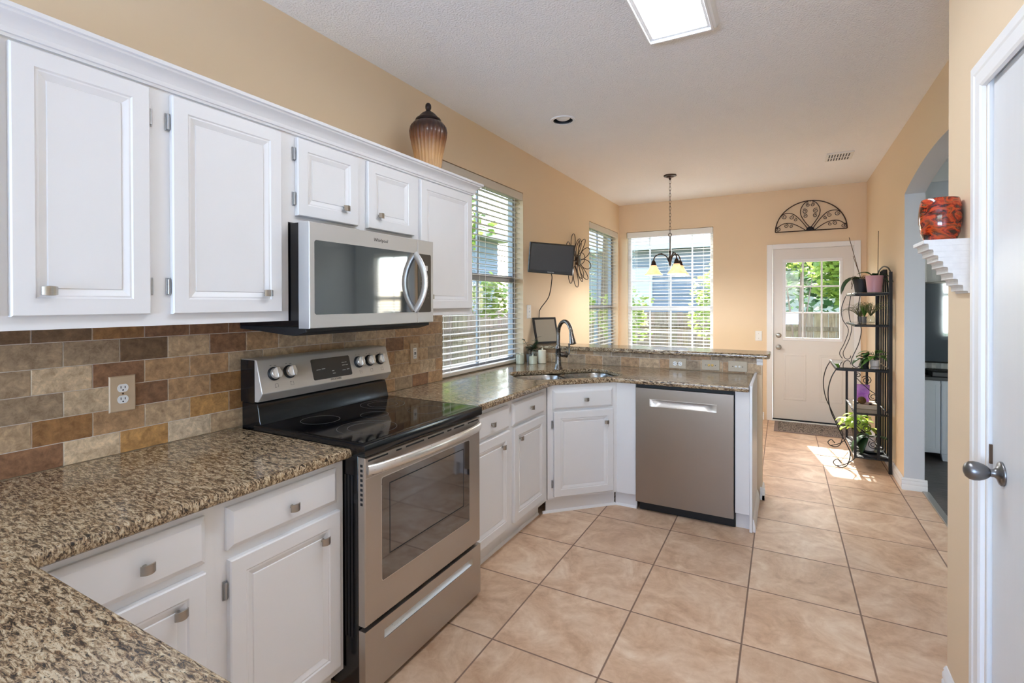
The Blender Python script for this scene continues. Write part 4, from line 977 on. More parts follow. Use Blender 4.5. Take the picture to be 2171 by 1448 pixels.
def gfci(t):
    b = MB(LW); b.box(2.41 - .0165, 2.41 + .0165, .004, .0072, 1.105 - .0335, 1.105 + .0335); g_ = b.build('socket', 'plastic_white', t, bevel=.001)
    c = MB(LW)
    for s_ in (-.021, .021):
        c.box(2.4025, 2.4045, .0071, .0075, 1.105 + s_ - .003, 1.105 + s_ + .0045); c.box(2.4150, 2.4170, .0071, .0075, 1.105 + s_ - .003, 1.105 + s_ + .0045)
    c.box(2.402, 2.418, .0071, .0085, 1.1065, 1.1115); c.box(2.402, 2.418, .0071, .0085, 1.0985, 1.1035); c.build('slots', 'black_matt', g_)
    screw(LW, t, 2.41, 1.152); screw(LW, t, 2.41, 1.058)
outlet('power_outlet', 'single safety outlet in a travertine plate on the splashback right of the range', 'outlet', LW, 2.408, 1.105, .076, .124, 'travertine_plate', gfci)
BW = lambda u, w, z: (u, 3.9899 - w, z)
def bar_duplex(t): slots(BW, t, -.752, .944, True); slots(BW, t, -.713, .944, True); screw(BW, t, -.7325, .944, 'black_matt')
outlet('power_outlet', 'stone cover plate with a white double socket, leftmost on the bar splashback', 'outlet', BW, -.7325, .944, .125, .078, 'pale_plate', bar_duplex, 'plates on the bar splashback')
def jack(u, n_):
    def f(t):
        screw(BW, t, u - .033, .945, 'black_matt'); screw(BW, t, u + .033, .945, 'black_matt')
        for k in range(2):
            uu = u + (-.012 if k == 0 else .012); b = MB(BW)
            b.loft([[(uu + r * cos(2 * pi * j / 14), w_, .945 + r * sin(2 * pi * j / 14)) for j in range(14)] for r, w_ in ((.010 if n_ else .008, .005), (.009 if n_ else .007, .008), (.005, .009), (.004, .013))])
            b.build('jack', 'gold_plug' if n_ else 'plastic_white', t)
    return f
outlet('jack_plate', 'stone cover plate with two brass jacks, middle of the bar splashback', 'outlet', BW, -.494, .945, .125, .078, 'pale_plate', jack(-.494, 1), 'plates on the bar splashback')
outlet('jack_plate', 'stone cover plate with two pale jacks, rightmost on the bar splashback', 'outlet', BW, -.309, .946, .127, .078, 'pale_plate', jack(-.309, 0), 'plates on the bar splashback')
BK = lambda u, w, z: (u, YB - .0001 - w, z)
def toggle(xf, u, z):
    def f(t):
        bx(u - .005, u + .005, .005, .0145, z - .006, z + .010, xf).build('toggle', 'plastic_white', t, bevel=.001); screw(xf, t, u, z + .03, 'nickel'); screw(xf, t, u, z - .03, 'nickel')
    return f
outlet('light_switch', 'white light switch on the back wall left of the door', 'light switch', BK, -.292, 1.008, .074, .118, 'plastic_white', toggle(BK, -.292, 1.008))
LP = lambda u, w, z: (XL + .0001 + w, u, z)
outlet('light_switch', 'white switch plate on the left wall above the propped screen', 'light switch', LP, 3.995, 1.335, .075, .12, 'plastic_white', toggle(LP, 3.995, 1.335))

# ------------------------------------------------------------------ ceiling fixtures
t = thing('ceiling_light', 'bright rectangular fluorescent ceiling fixture with a white frame', 'ceiling light', (-.455, 1.95, CE))
b = MB(); X0, X1, Y0, Y1 = -.611, -.302, 1.30, 2.563
for d0_, d1_, z0_, z1_ in ((0, .012, 2.712, CE), (.012, .028, 2.726, CE)):
    b.box(X0 + d0_, X0 + d1_, Y0 + d0_, Y1 - d0_, z0_, z1_); b.box(X1 - d1_, X1 - d0_, Y0 + d0_, Y1 - d0_, z0_, z1_); b.box(X0 + d1_, X1 - d1_, Y0 + d0_, Y0 + d1_, z0_, z1_); b.box(X0 + d1_, X1 - d1_, Y1 - d1_, Y1 - d0_, z0_, z1_)
b.build('frame', 'trim_white', t, bevel=.002)
b = MB(); b.prism([(X1, CE), (X1, 2.716), (X1 + .012, 2.716), (X1 + .022, 2.728), (X1 + .026, CE)], Y0, Y1 - .01, axis=1); b.build('side_moulding', 'trim_white', t)
bx(X0 + .026, X1 - .026, Y0 + .026, Y1 - .026, 2.734, 2.738).build('diffuser', 'diffuser', t)
RC = (-1.428, 3.388)
t = thing('recessed_light', 'round recessed ceiling light, black inside, unlit white bulb', 'ceiling light', (*RC, CE))
b = MB(); b.lathe([(.070, CE + .001), (.072, CE - .006), (.080, CE - .008), (.091, CE - .006), (.0945, CE - .0005), (.0945, CE + .001)], (*RC, 0), 40, cap0=False, cap1=False); b.build('trim_ring', 'trim_white', t)
b = MB(); b.lathe([(.0705, CE - .004), (.069, CE + .02), (.066, CE + .095), (.001, CE + .096)], (*RC, 0), 40, cap0=False); b.build('baffle', 'black_matt', t)
b = MB(); b.lathe([(.02, CE + .09), (.040, CE + .05), (.050, CE + .02), (.049, CE + .011), (.035, CE + .004), (.001, CE + .002)], (*RC, 0), 32); b.build('bulb', 'plastic_white', t)
old = bpy.data.objects['ceiling']; bpy.data.objects.remove(old)
cx_, cy_ = RC
o = slab('ceiling', [(-2.3, -2.9), (3.5, -2.9), (3.5, 7.0), (-2.3, 7.0)], [[(cx_ + .0715 * cos(-2 * pi * k / 32), cy_ + .0715 * sin(-2 * pi * k / 32)) for k in range(32)]], CE, CE + .12, 0.0, 'ceiling'); structure(o, 'white textured ceiling')
t = thing('ceiling_vent', 'small white slotted air vent in the ceiling near the back wall', 'vent', (.42, 5.43, CE))
b = MB(); b.prism([(.318, 5.295), (.526, 5.295), (.526, 5.563), (.318, 5.563)], CE - .012, CE - .0003); b.build('frame', 'grille', t, bevel=.004)
b = MB()
for r_ in range(2):
    for k in range(8):
        x = .338 + k * .0215; y = 5.325 + r_ * .115
        b.box(x, x + .009, y, y + .098, CE - .0135, CE - .0117)
b.build('slots', 'black_matt', t)
b = MB(); b.box(.333, .511, 5.423, 5.437, CE - .016, CE - .0117); b.build('bar', 'grille', t)

# chandelier
PC = (-1.066, 5.391)
t = thing('chandelier', 'bronze chandelier with three glowing alabaster shades on a chain', 'chandelier', (*PC, 1.70))
b = MB(); b.lathe([(.064, CE - .0005), (.066, CE - .006), (.060, CE - .013), (.040, CE - .017), (.036, CE - .024), (.014, CE - .032), (.008, CE - .05), (.002, CE - .052)], (*PC, 0), 32); b.build('canopy', 'bronze', t)
b = MB(); z = CE - .05; i = 0
while z > 2.14:
    a = (i % 2) * pi / 2 + .3; pts = []
    for k in range(14):
        q = 2 * pi * k / 14; pts.append((PC[0] + .0085 * cos(q) * cos(a), PC[1] + .0085 * cos(q) * sin(a), z - .021 + .021 * sin(q)))
    b.tube(pts, .0021, 5, closed=True); z -= .0345; i += 1
b.build('chain', 'bronze', t)
b = MB(); b.tube([(PC[0] + .017 * cos(2 * pi * k / 16) * Rh.x, PC[1] + .017 * cos(2 * pi * k / 16) * Rh.y, 2.122 + .017 * sin(2 * pi * k / 16)) for k in range(16)], .003, 6, closed=True); b.build('ring', 'bronze', t)
b = MB(); b.lathe([(.0055, 2.105), (.0055, 1.955), (.011, 1.952), (.013, 1.945), (.009, 1.938), (.008, 1.90), (.016, 1.892), (.018, 1.86), (.012, 1.84), (.014, 1.82), (.006, 1.80), (.001, 1.79)], (*PC, 0), 20); b.build('stem', 'bronze', t)
f0 = atan2(-Fh.y, -Fh.x) + .08
for k in range(3):
    a = f0 + k * 2 * pi / 3; dx, dy = cos(a), sin(a)
    P_ = lambda r, z: (PC[0] + dx * r, PC[1] + dy * r, z)
    b = MB(); b.tube(curve([P_(.012, 1.84), P_(.022, 1.87), P_(.040, 1.90), P_(.085, 1.925), P_(.135, 1.915), P_(.162, 1.885), P_(.168, 1.85)], 5), .0062, 8)
    b.sphere(P_(.088, 1.926), .010, 10, 8)
    b.build('arm', 'bronze', t)
    b = MB(); b.lathe([(.008, 1.862), (.015, 1.855), (.022, 1.84), (.024, 1.825), (.029, 1.815), (.029, 1.806), (.02, 1.802)], P_(.168, 0), 20); b.build('socket_cup', 'bronze', t)
    b = MB(); b.lathe([(.024, 1.812), (.031, 1.806), (.040, 1.785), (.054, 1.758), (.072, 1.732), (.090, 1.711), (.094, 1.704), (.0915, 1.7035), (.088, 1.710), (.070, 1.730), (.052, 1.756), (.038, 1.783), (.028, 1.806)], P_(.168, 0), 36, cap0=False, cap1=False); sh_ = b.build('shade', 'shade', t)
    b = MB(); b.sphere(P_(.168, 1.768), .024, 14, 10, (1, 1, 1.25)); b.build('bulb', emit('lit_bulb', (255, 226, 180), 4.0), sh_)
    pl = point_light('bulb_light', (0, 0, 0), 16, (1.0, .97, .92), .03); pl.parent = t; pl.location = Vector(P_(.168, 1.722)) - t.location

# ------------------------------------------------------------------ urn on the cabinet
t = thing('urn', 'ribbed amber-brown glass urn with a dark finial lid, on top of the cabinets', 'urn', (-1.80, 2.292, 2.101))
uz0 = 2.101
b = MB(); prf = [(.060, 0), (.066, .004), (.067, .04), (.070, .09), (.078, .15), (.090, .21), (.100, .26), (.103, .29), (.098, .32), (.082, .343), (.066, .352)]
b.lathe([(r, uz0 + z_) for r, z_ in prf], (-1.80, 2.292, 0), 96, ripple=(24, .055, [0, 1, 1, 1, 1, 1, 1, 1, .8, .4, 0])); o = b.build('vessel', 'urn', t)
b = MB(); b.lathe([(.058, .350), (.070, .352), (.074, .358), (.070, .366), (.060, .370), (.050, .384), (.036, .398), (.020, .408), (.013, .414), (.0125, .420), (.016, .424), (.0175, .436), (.016, .448), (.010, .456), (.001, .460)], (-1.80, 2.292, uz0), 32); b.build('lid', 'urn_lid', t)

# ------------------------------------------------------------------ ledge and vase on the pantry wall
t = thing('wall_ledge', 'whitewashed stepped corbel shelf on the pantry wall', 'shelf', (XN, 2.18, 1.44))
b = MB(); zt = 1.617; n_ = 9; ths = (1.617 - 1.441) / n_
for k in range(n_):
    d = .1165 - k * (.1165 - .0175) / 8; z1_ = zt - k * ths
    yy1 = 2.262 - k * .003
    b.loft([[(XN - .0005, 2.102, z), (XN - .0005, yy1, z), (XN - d + i_, yy1, z), (XN - d + i_, 2.102, z)] for z, i_ in ((z1_, 0), (z1_ - ths * .60, 0.000), (z1_ - ths * .66, .011), (z1_ - ths, .0125))], smooth=False)
b.build('ledge', 'shelf_stone', t, bevel=.001)
vx, vy = .4565, 2.182
t = tag(None or (lambda bb: bb.build('vase', 'art_glass'))((lambda bb: (bb.lathe([(.040, 1.6175), (.043, 1.620), (.052, 1.645), (.0575, 1.68), (.0580, 1.705), (.056, 1.735), (.0515, 1.757), (.0495, 1.760), (.047, 1.757), (.05, 1.735), (.05, 1.66), (.001, 1.65)], (vx, vy, 0), 40), bb)[1])(MB())), 'round flame-red and amber glass vase on the white ledge', 'vase')

# ------------------------------------------------------------------ doors
t = bpy.data.objects.new('door_1', None); COL.objects.link(t); t.location = (.26, YB, 0); structure(t, 'white back door with nine small panes')
D0, D1, DZ0, DZ1 = -.1405, .672, .030, 2.045
KF = lambda u, w, z: (u, YB + .012 - w, z)
fr = MB(KF)                                     # slab with the light cut out, two raised panels
LX0, LX1, LZ0, LZ1 = -.024, .552, .975, 1.908
for a, e, f_, h in ((D0, D1, LZ1, DZ1), (D0, D1, DZ0, LZ0), (D0, LX0, LZ0, LZ1), (LX1, D1, LZ0, LZ1)): fr.box(a, e, -.04, 0, f_, h)
ds = fr.build('slab', 'door_white', t)
for a, e in ((-.027, .204), (.335, .560)):
    b = MB(KF); b.panel(a, e, .258, .803, [(0, .0001), (.004, .004), (.02, .004), (.024, .0012), (.034, .0012), (.058, .006), (.06, .006)]); b.build('raised_panel', 'door_white', ds, sharp=15)
b = MB(KF)
o0, o1, o2, o3 = -.036, .562, .962, 1.922
for a, e, f_, h in ((o0, o1, 1.884, o3), (o0, o1, o2, .998), (o0, -.004, .998, 1.884), (.532, o1, .998, 1.884)): b.box(a, e, -.03, .010, f_, h)
lf = b.build('lite_frame', 'trim_white', t, bevel=.004)
b = MB(KF)
for u in (.172, .359): b.box(u - .0085, u + .0085, -.018, .006, .998, 1.884)
for z in (1.290, 1.597): b.box(-.004, .532, -.017, .0055, z - .0085, z + .0085)
b.build('muntin_grid', 'trim_white', lf, bevel=.002)
bx(-.006, .534, -.016, -.012, .996, 1.886, KF).build('pane', 'pane', t)
for nm, zc_, r_ in (('deadbolt', 1.020, .030), ('door_knob', .879, .031)):
    b = MB(KF); prof_ = ((r_, .0), (r_, .006), (r_ * .8, .012), (.012, .014), (.012, .02)) + (((.018, .022), (.018, .03), (.004, .032)) if nm == 'deadbolt' else ((.012, .03), (.022, .038), (.027, .05), (.024, .062), (.008, .068)))
    b.loft([[(-.079 + r * cos(2 * pi * k / 24), w, zc_ + r * sin(2 * pi * k / 24)) for k in range(24)] for r, w in prof_]); b.build(nm, 'nickel', t, sharp=45)
for zc_ in (.32, 1.05, 1.80):
    b = MB(KF); b.cyl((D1 + .004, .006, zc_ - .05), (D1 + .004, .006, zc_ + .05), .006, 10); b.build('hinge', 'nickel', t)
b = MB(); cw = .062
for a, e, f_, h in ((-.204, -.204 + cw, 0, 2.103), (.729 - cw, .729, 0, 2.103), (-.204 + cw, .729 - cw, 2.103 - cw + .004, 2.103)): b.box(a, e, YB - .018, YB - .0002, f_, h)
o = structure(b.build('trim_4', 'trim_white', bevel=.005, seg=3), 'white casing around the back door')
b = MB()
for a, e, f_, h in ((-.164, -.1435, 0, 2.062), (.6755, .6885, 0, 2.062), (-.1435, .6755, 2.0475, 2.062)): b.box(a, e, YB + .0005, YB + .13, f_, h)
structure(b.build('trim_5', 'trim_white'))
structure(bx(-.1435, .6755, YB - .03, YB + .13, .0005, .014).build('trim_6', 'trim_white', bevel=.003), 'white sill strip of the back door'); structure(bx(-.1405, .6725, YB + .0005, YB + .05, .0145, .0295).build('trim_7', 'black_matt'), 'dark sweep under the back door')
# pantry door (closed) in the near right wall
t = bpy.data.objects.new('door_2', None); COL.objects.link(t); t.location = (XN, 1.5, 0); structure(t, 'plain white pantry door at the right edge')
bx(XN + .008, XN + .043, 1.105, 1.930, .008, 2.052).build('slab', 'pantry_white', t, bevel=.002)
kp_ = Vector((XN + .008, 1.856, .938))
b = MB(); b.lathe([(.033, 0), (.0335, .003), (.031, .006), (.024, .009), (.015, .012), (.0115, .018), (.011, .026), (.0155, .030), (.021, .038), (.0255, .050), (.0265, .060), (.0245, .070), (.018, .078), (.008, .082), (.001, .0825)], kp_, 32, (-1, 0, 0)); b.build('door_knob', 'pewter_knob', t, sharp=50)
bx(XN + .002, XN + .0085, 1.9305, 1.9385, .945, 1.0, None).build('strike', 'stem_brown', t)
b = MB()
cas = [(0, 0), (-.010, .002), (-.014, .010), (-.014, .046), (-.017, .052), (-.017, .076), (-.012, .085), (0, .087)]
for (side, yy) in ((1, 1.959),):
    b.loft([[(XN - .0003 + w, yy + q, 0) for w, q in cas], [(XN - .0003 + w, yy + q, 2.047 + q) for w, q in cas], [(XN - .0003 + w, 1.071 - q, 2.047 + q) for w, q in cas], [(XN - .0003 + w, 1.071 - q, 0) for w, q in cas]], smooth=False)
structure(b.build('trim_8', 'trim_white', sharp=20), 'white casing around the pantry door')
b = MB()
for a, e, f_, h in ((1.9395, 1.9545, 0, 2.074), (1.0755, 1.0955, 0, 2.074), (1.0955, 1.9395, 2.0585, 2.074)): b.box(XN - .001, XN + .11, a, e, f_, h)
structure(b.build('trim_9', 'trim_white', bevel=.002))

# iron half-round above the back door
t = thing('iron_lunette', 'half-round black iron scrollwork hung above the back door', 'wall decoration', (.243, YB - .02, 2.245))
G = lambda u, z: (.243 + u, YB - .016, 2.245 + z)
A_, B_ = .357, .345
def scroll(cx, cz, r, a0, turns, n=22, grow=.25):
    return [G(cx + r * (1 - (1 - grow) * k / n) * cos(a0 + turns * 2 * pi * k / n), cz + r * (1 - (1 - grow) * k / n) * sin(a0 + turns * 2 * pi * k / n)) for k in range(n + 1)]
b = MB(); b.tube([G(A_ * cos(pi * k / 40), B_ * sin(pi * k / 40)) for k in range(41)], .0058, 8); b.tube([G(-A_, 0), G(A_, 0)], .0058, 8); b.build('frame', 'bronze', t)
b = MB(); b.tube(curve([G(0, .03), G(-.05, .10), G(-.092, .18), (G(-.095, .25)), G(-.06, .315), G(-.02, .338)], 6), .0045, 7); b.build('scroll', 'bronze', t)
b = MB(); b.tube(curve([G(0, .03), G(.05, .10), G(.092, .18), (G(.095, .25)), G(.06, .315), G(.02, .338)], 6), .0045, 7); b.build('scroll', 'bronze', t)
for s in (-1, 1):
    for path in ([(.03, .03), (.10, .13), (.17, .20), (.24, .215), (.285, .20)], [(.045, .005), (.13, .065), (.20, .095), (.28, .092), (.345, .045)]):
        b = MB(); b.tube(curve([G(s * u, z) for u, z in path], 6), .0045, 7); b.build('scroll', 'bronze', t)
    for cx, cz, r, a0, tn in ((.262, .178, .030, 1.3, -1.4), (.19, .165, .026, 1.6, 1.3), (.15, .135, .020, 1.5, 1.2), (.325, .035, .028, 1.2, -1.5), (.245, .07, .026, 1.4, 1.3), (.195, .06, .020, 1.5, 1.2), (.055, .225, .030, 1.0, 1.4), (.05, .17, .025, 1.0, 1.3), (.022, .297, .022, 1.8, -1.4)):
        pts = scroll(cx, cz, r, a0, tn)
        if s < 0: pts = [(.486 - p[0], p[1], p[2]) for p in pts]
        b = MB(); b.tube(pts, .0032, 6); b.build('curl', 'bronze', t)
b = MB(); b.loft([[G(r * cos(pi * k / 14), r * sin(pi * k / 14)) for k in range(15)] for r in (.002, .042)], smooth=False, cap0=False, cap1=False)
for k in range(7): b.tube([G(0.004 * cos(pi * k / 6), .004 * sin(pi * k / 6)), G(.043 * cos(pi * k / 6), .043 * sin(pi * k / 6))], .0035, 6)
b.build('fan_boss', 'iron', t, solid=.004)
b = MB(); b.tube([G(0, .338), (.243, YB - .0005, 2.245 + .338)], .004, 6); b.tube([G(-.33, .003), (.243 - .33, YB - .0005, 2.248)], .004, 6); b.tube([G(.33, .003), (.243 + .33, YB - .0005, 2.248)], .004, 6); b.build('wall_pin', 'iron', t)

# ------------------------------------------------------------------ plant rack by the back door
NY, FY, RX = 5.084, 5.790, 0.7505
t = thing('plant_rack', 'black iron plant rack with glass shelves and scrolled legs against the right wall', 'rack', (.6, 5.44, 0))
for yy in (NY, FY): bx(RX - .0115, RX + .0115, yy - .0115, yy + .0115, 0, 1.662).build('post', 'iron', t, bevel=.002)
b = MB(); b.tube(curve([(RX, NY, 1.655), (RX, NY + .12, 1.70), (RX, (NY + FY) / 2, 1.725), (RX, FY - .12, 1.70), (RX, FY, 1.655)], 8), .006, 8); b.build('top_hoop', 'iron', t)
for i in range(5):
    yy = NY + (FY - NY) * (i + 1) / 6
    b = MB(); b.tube([(RX, yy, .115), (RX, yy, .856)], .0065, 6); b.build('back_bar', 'iron', t)
    off = (i - 2) * .05
    b = MB(); b.tube(curve([(RX, yy, .86), (RX, yy, 1.15), (RX, yy + off * .2, 1.40), (RX, yy - off * .5, 1.60), (RX, yy - off * .9, 1.70 - abs(off) * .1)], 6), .0065, 6); b.build('back_bar', 'iron', t)
def shelf(x0, z, glass, y0=NY, y1=FY, th=.016, edge='iron'):
    b = MB()
    for a, e, f_, h in ((x0, RX - .012, y0 - .008, y0 + .008), (x0, RX - .012, y1 - .008, y1 + .008), (x0 - .008, x0 + .008, y0 - .008, y1 + .008), (RX - .012, RX + .004, y0 + .012, y1 - .012)): b.box(a, e, f_, h, z - th, z)
    f = b.build('shelf_frame', edge, t, bevel=.002)
    bx(x0 + .004, RX - .014, y0 + .004, y1 - .004, z + .0003, z + .0055).build('glass_shelf', glass, f)
M['smoke_glass'] = thin_glass('smoked_glass', (.62, .64, .66), refl=2.2)
shelf(.380, .852, 'smoke_glass', th=.022); shelf(.515, 1.488, 'smoke_glass'); shelf(.515, 1.222, 'smoke_glass'); shelf(.512, .480, 'smoke_glass', th=.010); shelf(.512, .116, 'iron', th=.014)
for xx in (.512, .671):
    for yy in (NY, FY - .02):
        bx(xx - .0095, xx + .0095, yy - .0095, yy + .0095, .102, .829).build('leg', 'iron', t, bevel=.001)
W0 = [(.376, .840), (.342, .769), (.320, .672), (.320, .575), (.340, .47), (.372, .39), (.417, .279), (.464, .177), (.478, .125), (.458, .035), (.417, .006), (.372, .018), (.357, .045), (.385, .072), (.414, .040)]
for yy, dx in ((NY, 0), (FY - .01, .004)):
    b = MB(); b.tube(curve([(x + dx, yy, z) for x, z in W0], 5), .0042, 6); b.build('scroll_leg', 'iron', t)
    b = MB(); b.tube(curve([(.372 + dx, yy, .012), (.43 + dx, yy, .03), (.475 + dx, yy, .06), (.512, yy, .10)], 5), .0042, 6); b.build('scroll_leg', 'iron', t)
    b = MB(); b.tube(curve([(x, yy, z) for x, z in ((.545, 1.475), (.53, 1.36), (.535, 1.26), (.553, 1.18), (.536, 1.07), (.502, .976), (.484, .924), (.494, .880), (.517, .864), (.54, .876), (.545, .90))], 5), .0032, 6); b.build('scroll', 'iron', t)
b = MB(); b.tube(curve([(x, FY - .05, z) for x, z in ((.50, 1.47), (.468, 1.36), (.475, 1.25), (.522, 1.15), (.49, 1.02), (.452, .925), (.475, .872))], 5), .0032, 6); b.build('scroll', 'iron', t)
for zz, sg in ((.70, 1), (.30, 1)):
    yy = NY
    pts = [(.516, yy, zz + .08), (.56, yy, zz + .03), (.61, yy, zz - .02), (.665, yy, zz - .06)]
    b = MB(); b.tube(curve(pts, 5), .003, 6); b.build('scroll', 'iron', t)
    for cx, cz, r, a0, tn in ((.590, zz + .06, .038, 2.6, -1.5), (.635, zz - .075, .034, 2.2, 1.5), (.53, zz + .10, .022, 3.4, -1.3)):
        b = MB(); b.tube([(cx + r * (1 - .7 * k / 22) * cos(a0 + tn * 2 * pi * k / 22), yy, cz + r * (1 - .7 * k / 22) * sin(a0 + tn * 2 * pi * k / 22)) for k in range(23)], .003, 6); b.build('scroll', 'iron', t)

def pot(parent, x, y, z, r0, r1, h, material, n=28):
    b = MB(); b.lathe([(r0 * .9, z + .0005), (r0, z + .003), (r1, z + h - .004), (r1 + .001, z + h), (r1 - .004, z + h), (r1 - .006, z + h - .015), (.001, z + h - .016)], (x, y, 0), n); return b.build('pot', material, parent)
def soil(parent, x, y, z, r):
    b = MB(); b.lathe([(r, z - .004), (r * .95, z + .002), (r * .5, z + .007), (.001, z + .008)], (x, y, 0), 20); b.build('soil', 'soil', parent)
def leaves(parent, specs, material, name='leaf'):
    for p0, d, ln, wd, dr in specs:
        b = MB(); leaf_blade(b, p0, d, ln, wd, dr, fold=.16, n=9, belly=.5); b.build(name, material, parent, solid=.0025)
z1 = 1.4945
t = thing('orchid', 'leafless-spiked orchid in a pink pot on the top shelf of the rack', 'plant', (.655, 5.19, z1))
pot(t, .655, 5.19, z1, .050, .064, .143, 'pot_pink'); soil(t, .655, 5.19, z1 + .130, .056)
leaves(t, [((.64, 5.19, z1 + .14), (-.6, -.1, .8), .12, .055, 1.6), ((.665, 5.19, z1 + .14), (.75, -.1, .75), .16, .045, 2.6), ((.66, 5.20, z1 + .13), (.8, .05, .25), .15, .045, 1.9), ((.655, 5.18, z1 + .14), (.05, -.5, .5), .06, .05, 1.0), ((.65, 5.20, z1 + .14), (.1, .6, .6), .10, .05, 1.8)], 'leaf_dark')
b = MB(); b.tube([(.678, 5.19, z1 + .13), (.682, 5.19, 2.013)], .0024, 6); b.build('stake', 'stem_brown', t)
t = thing('orchid', 'drooping orchid in a dark bark-filled pot, left on the rack\'s top shelf', 'plant', (.592, 5.45, z1))
pot(t, .592, 5.45, z1, .048, .060, .125, 'pot_black'); soil(t, .592, 5.45, z1 + .118, .054)
leaves(t, [((.585, 5.44, z1 + .12), (-.55, -.3, .75), .27, .060, 3.4), ((.58, 5.46, z1 + .13), (-.9, -.1, .45), .19, .045, 2.6), ((.59, 5.45, z1 + .13), (-.2, .6, .6), .16, .05, 2.2)], 'leaf_dark')
b = MB()
for k in range(16):
    a = rnd.uniform(0, 2 * pi); b.tube(curve([(.592 + .04 * cos(a), 5.45 + .04 * sin(a), z1 + .125), (.592 + .065 * cos(a), 5.45 + .065 * sin(a), z1 + .13 + rnd.uniform(0, .03)), (.592 + .075 * cos(a + .4), 5.45 + .075 * sin(a + .4), z1 + rnd.uniform(.02, .09))], 3), .0016, 5)
b.build('air_roots', 'stem_brown', t)
b = MB(); b.tube([(.590, 5.45, z1 + .12), (.50, 5.45, 2.00)], .0026, 6); b.tube([(.592, 5.45, z1 + .12), (.530, 5.45, 1.83)], .0022, 6); b.build('stake', 'stem_brown', t)
z2 = 1.2285
def blades(parent, x, y, z, n, ln, spread, up, material='grass_blade'):
    b = MB()
    for k in range(n):
        a = rnd.uniform(0, 2 * pi); s = rnd.uniform(.3, 1) * spread; L_ = ln * rnd.uniform(.6, 1.1)
        p0 = Vector((x, y, z)); p2 = p0 + Vector((cos(a) * s, sin(a) * s * .8, L_ * up)); p3 = p2 + Vector((cos(a) * s * .7, sin(a) * s * .6, -L_ * rnd.uniform(-.05, .45)))
        b.tn = (rnd.random(),) * 3
        b.tube(curve([p0, p0.lerp(p2, .55) + Vector((0, 0, L_ * .15)), p2, p3], 4), [.0019 * (1 - .75 * i / 12) for i in range(13)], 4)
    b.build('blades', material, parent)
t = thing('air_plant', 'wiry air plant in a small grey pot, left on the second rack shelf', 'plant', (.582, 5.45, z2), 'air plants on the rack')
pot(t, .582, 5.45, z2, .017, .0195, .056, 'pot_grey', 20); blades(t, .582, 5.45, z2 + .05, 44, .15, .13, .7)
t = thing('air_plant', 'green tufted air plant in a small pale pot, middle of the second rack shelf', 'plant', (.603, 5.35, z2), 'air plants on the rack')
pot(t, .603, 5.35, z2, .0165, .019, .058, 'pot_grey', 20); blades(t, .603, 5.35, z2 + .05, 50, .12, .055, 1.0, 'leaf_mid')
t = thing('air_plant', 'spiky air plant in a clear glass bulb, right on the second rack shelf', 'plant', (.637, 5.25, z2), 'air plants on the rack')
b = MB(); b.lathe([(.020, z2 + .0005), (.030, z2 + .012), (.034, z2 + .028), (.030, z2 + .050), (.018, z2 + .072), (.015, z2 + .080), (.017, z2 + .084), (.0155, z2 + .084), (.0135, z2 + .079), (.0165, z2 + .071), (.0285, z2 + .049), (.0325, z2 + .028), (.0285, z2 + .013), (.001, z2 + .004)], (.637, 5.25, 0), 24); b.build('glass_bulb', 'glass', t)
blades(t, .637, 5.25, z2 + .065, 36, .15, .11, .75)
z3 = .858
t = thing('potted_plant', 'green trailing plant in a small white pot on the rack\'s table shelf', 'plant', (.672, 5.3, z3))
pot(t, .672, 5.3, z3, .031, .037, .055, 'pot_white'); soil(t, .672, 5.3, z3 + .047, .030)
specs = []
for a, el, ln, wd in ((3.0, .25, .12, .055), (3.3, .5, .11, .05), (2.7, .9, .10, .045), (3.6, .1, .13, .05), (2.2, 1.0, .09, .04), (.3, .9, .10, .04), (.1, 1.3, .12, .04), (5.2, .8, .09, .045), (4.4, .7, .10, .05), (4.0, .4, .11, .05), (1.2, 1.2, .10, .04), (6.0, .6, .08, .035), (3.1, 1.4, .11, .045), (4.9, 1.4, .12, .04), (3.8, 1.1, .10, .045)):
    r_ = rnd.uniform(.01, .05); specs.append(((.672 + r_ * cos(a), 5.3 + r_ * sin(a), z3 + .05 + el * .045), (cos(a), sin(a) * .6, el * .6), ln, wd, 1.6))
leaves(t, specs, 'leaf_mid')
b = MB()
for p0, d, ln, wd, dr in specs: b.tube(curve([(.672, 5.3, z3 + .04), (.672 * .5 + p0[0] * .5, 5.3 * .5 + p0[1] * .5, p0[2] + .01), p0], 3), .0016, 5)
b.build('stem', 'leaf_mid', t)
t = thing('potted_plant', 'broad-leaved plant in a black pot, left of the white pot on the rack', 'plant', (.606, 5.33, z3))
pot(t, .606, 5.33, z3, .028, .034, .062, 'pot_black'); soil(t, .606, 5.33, z3 + .054, .028)
leaves(t, [((.60, 5.32, z3 + .06), (-.8, -.4, .35), .12, .05, 1.6), ((.606, 5.34, z3 + .06), (-.5, .5, .7), .09, .042, 1.4), ((.61, 5.33, z3 + .06), (.1, -.4, .9), .09, .04, 1.0)], 'leaf_dark')
z4 = .486
t = thing('gift_bag', 'glowing violet paper bag on the rack\'s lower shelf', 'bag', (.607, 5.47, z4 + .035))
b = MB(); b.loft([[(.607 + sx * w_, 5.47 + sy * d_, z) for sx, sy in ((-1, -1), (1, -1), (1, 1), (-1, 1))] for w_, d_, z in ((.044, .022, z4 + .036), (.046, .023, z4 + .12), (.048, .014, z4 + .185))], smooth=False, cap1=False); b.build('bag', 'purple', t, solid=.002)
t = thing('box', 'low pale stone slab on the rack\'s lower shelf, beneath the ball', 'slab', (.60, 5.36, z4))
bx(.535, .700, 5.26, 5.52, z4 + .0005, z4 + .034).build('slab', 'pale_plate', t, bevel=.004)
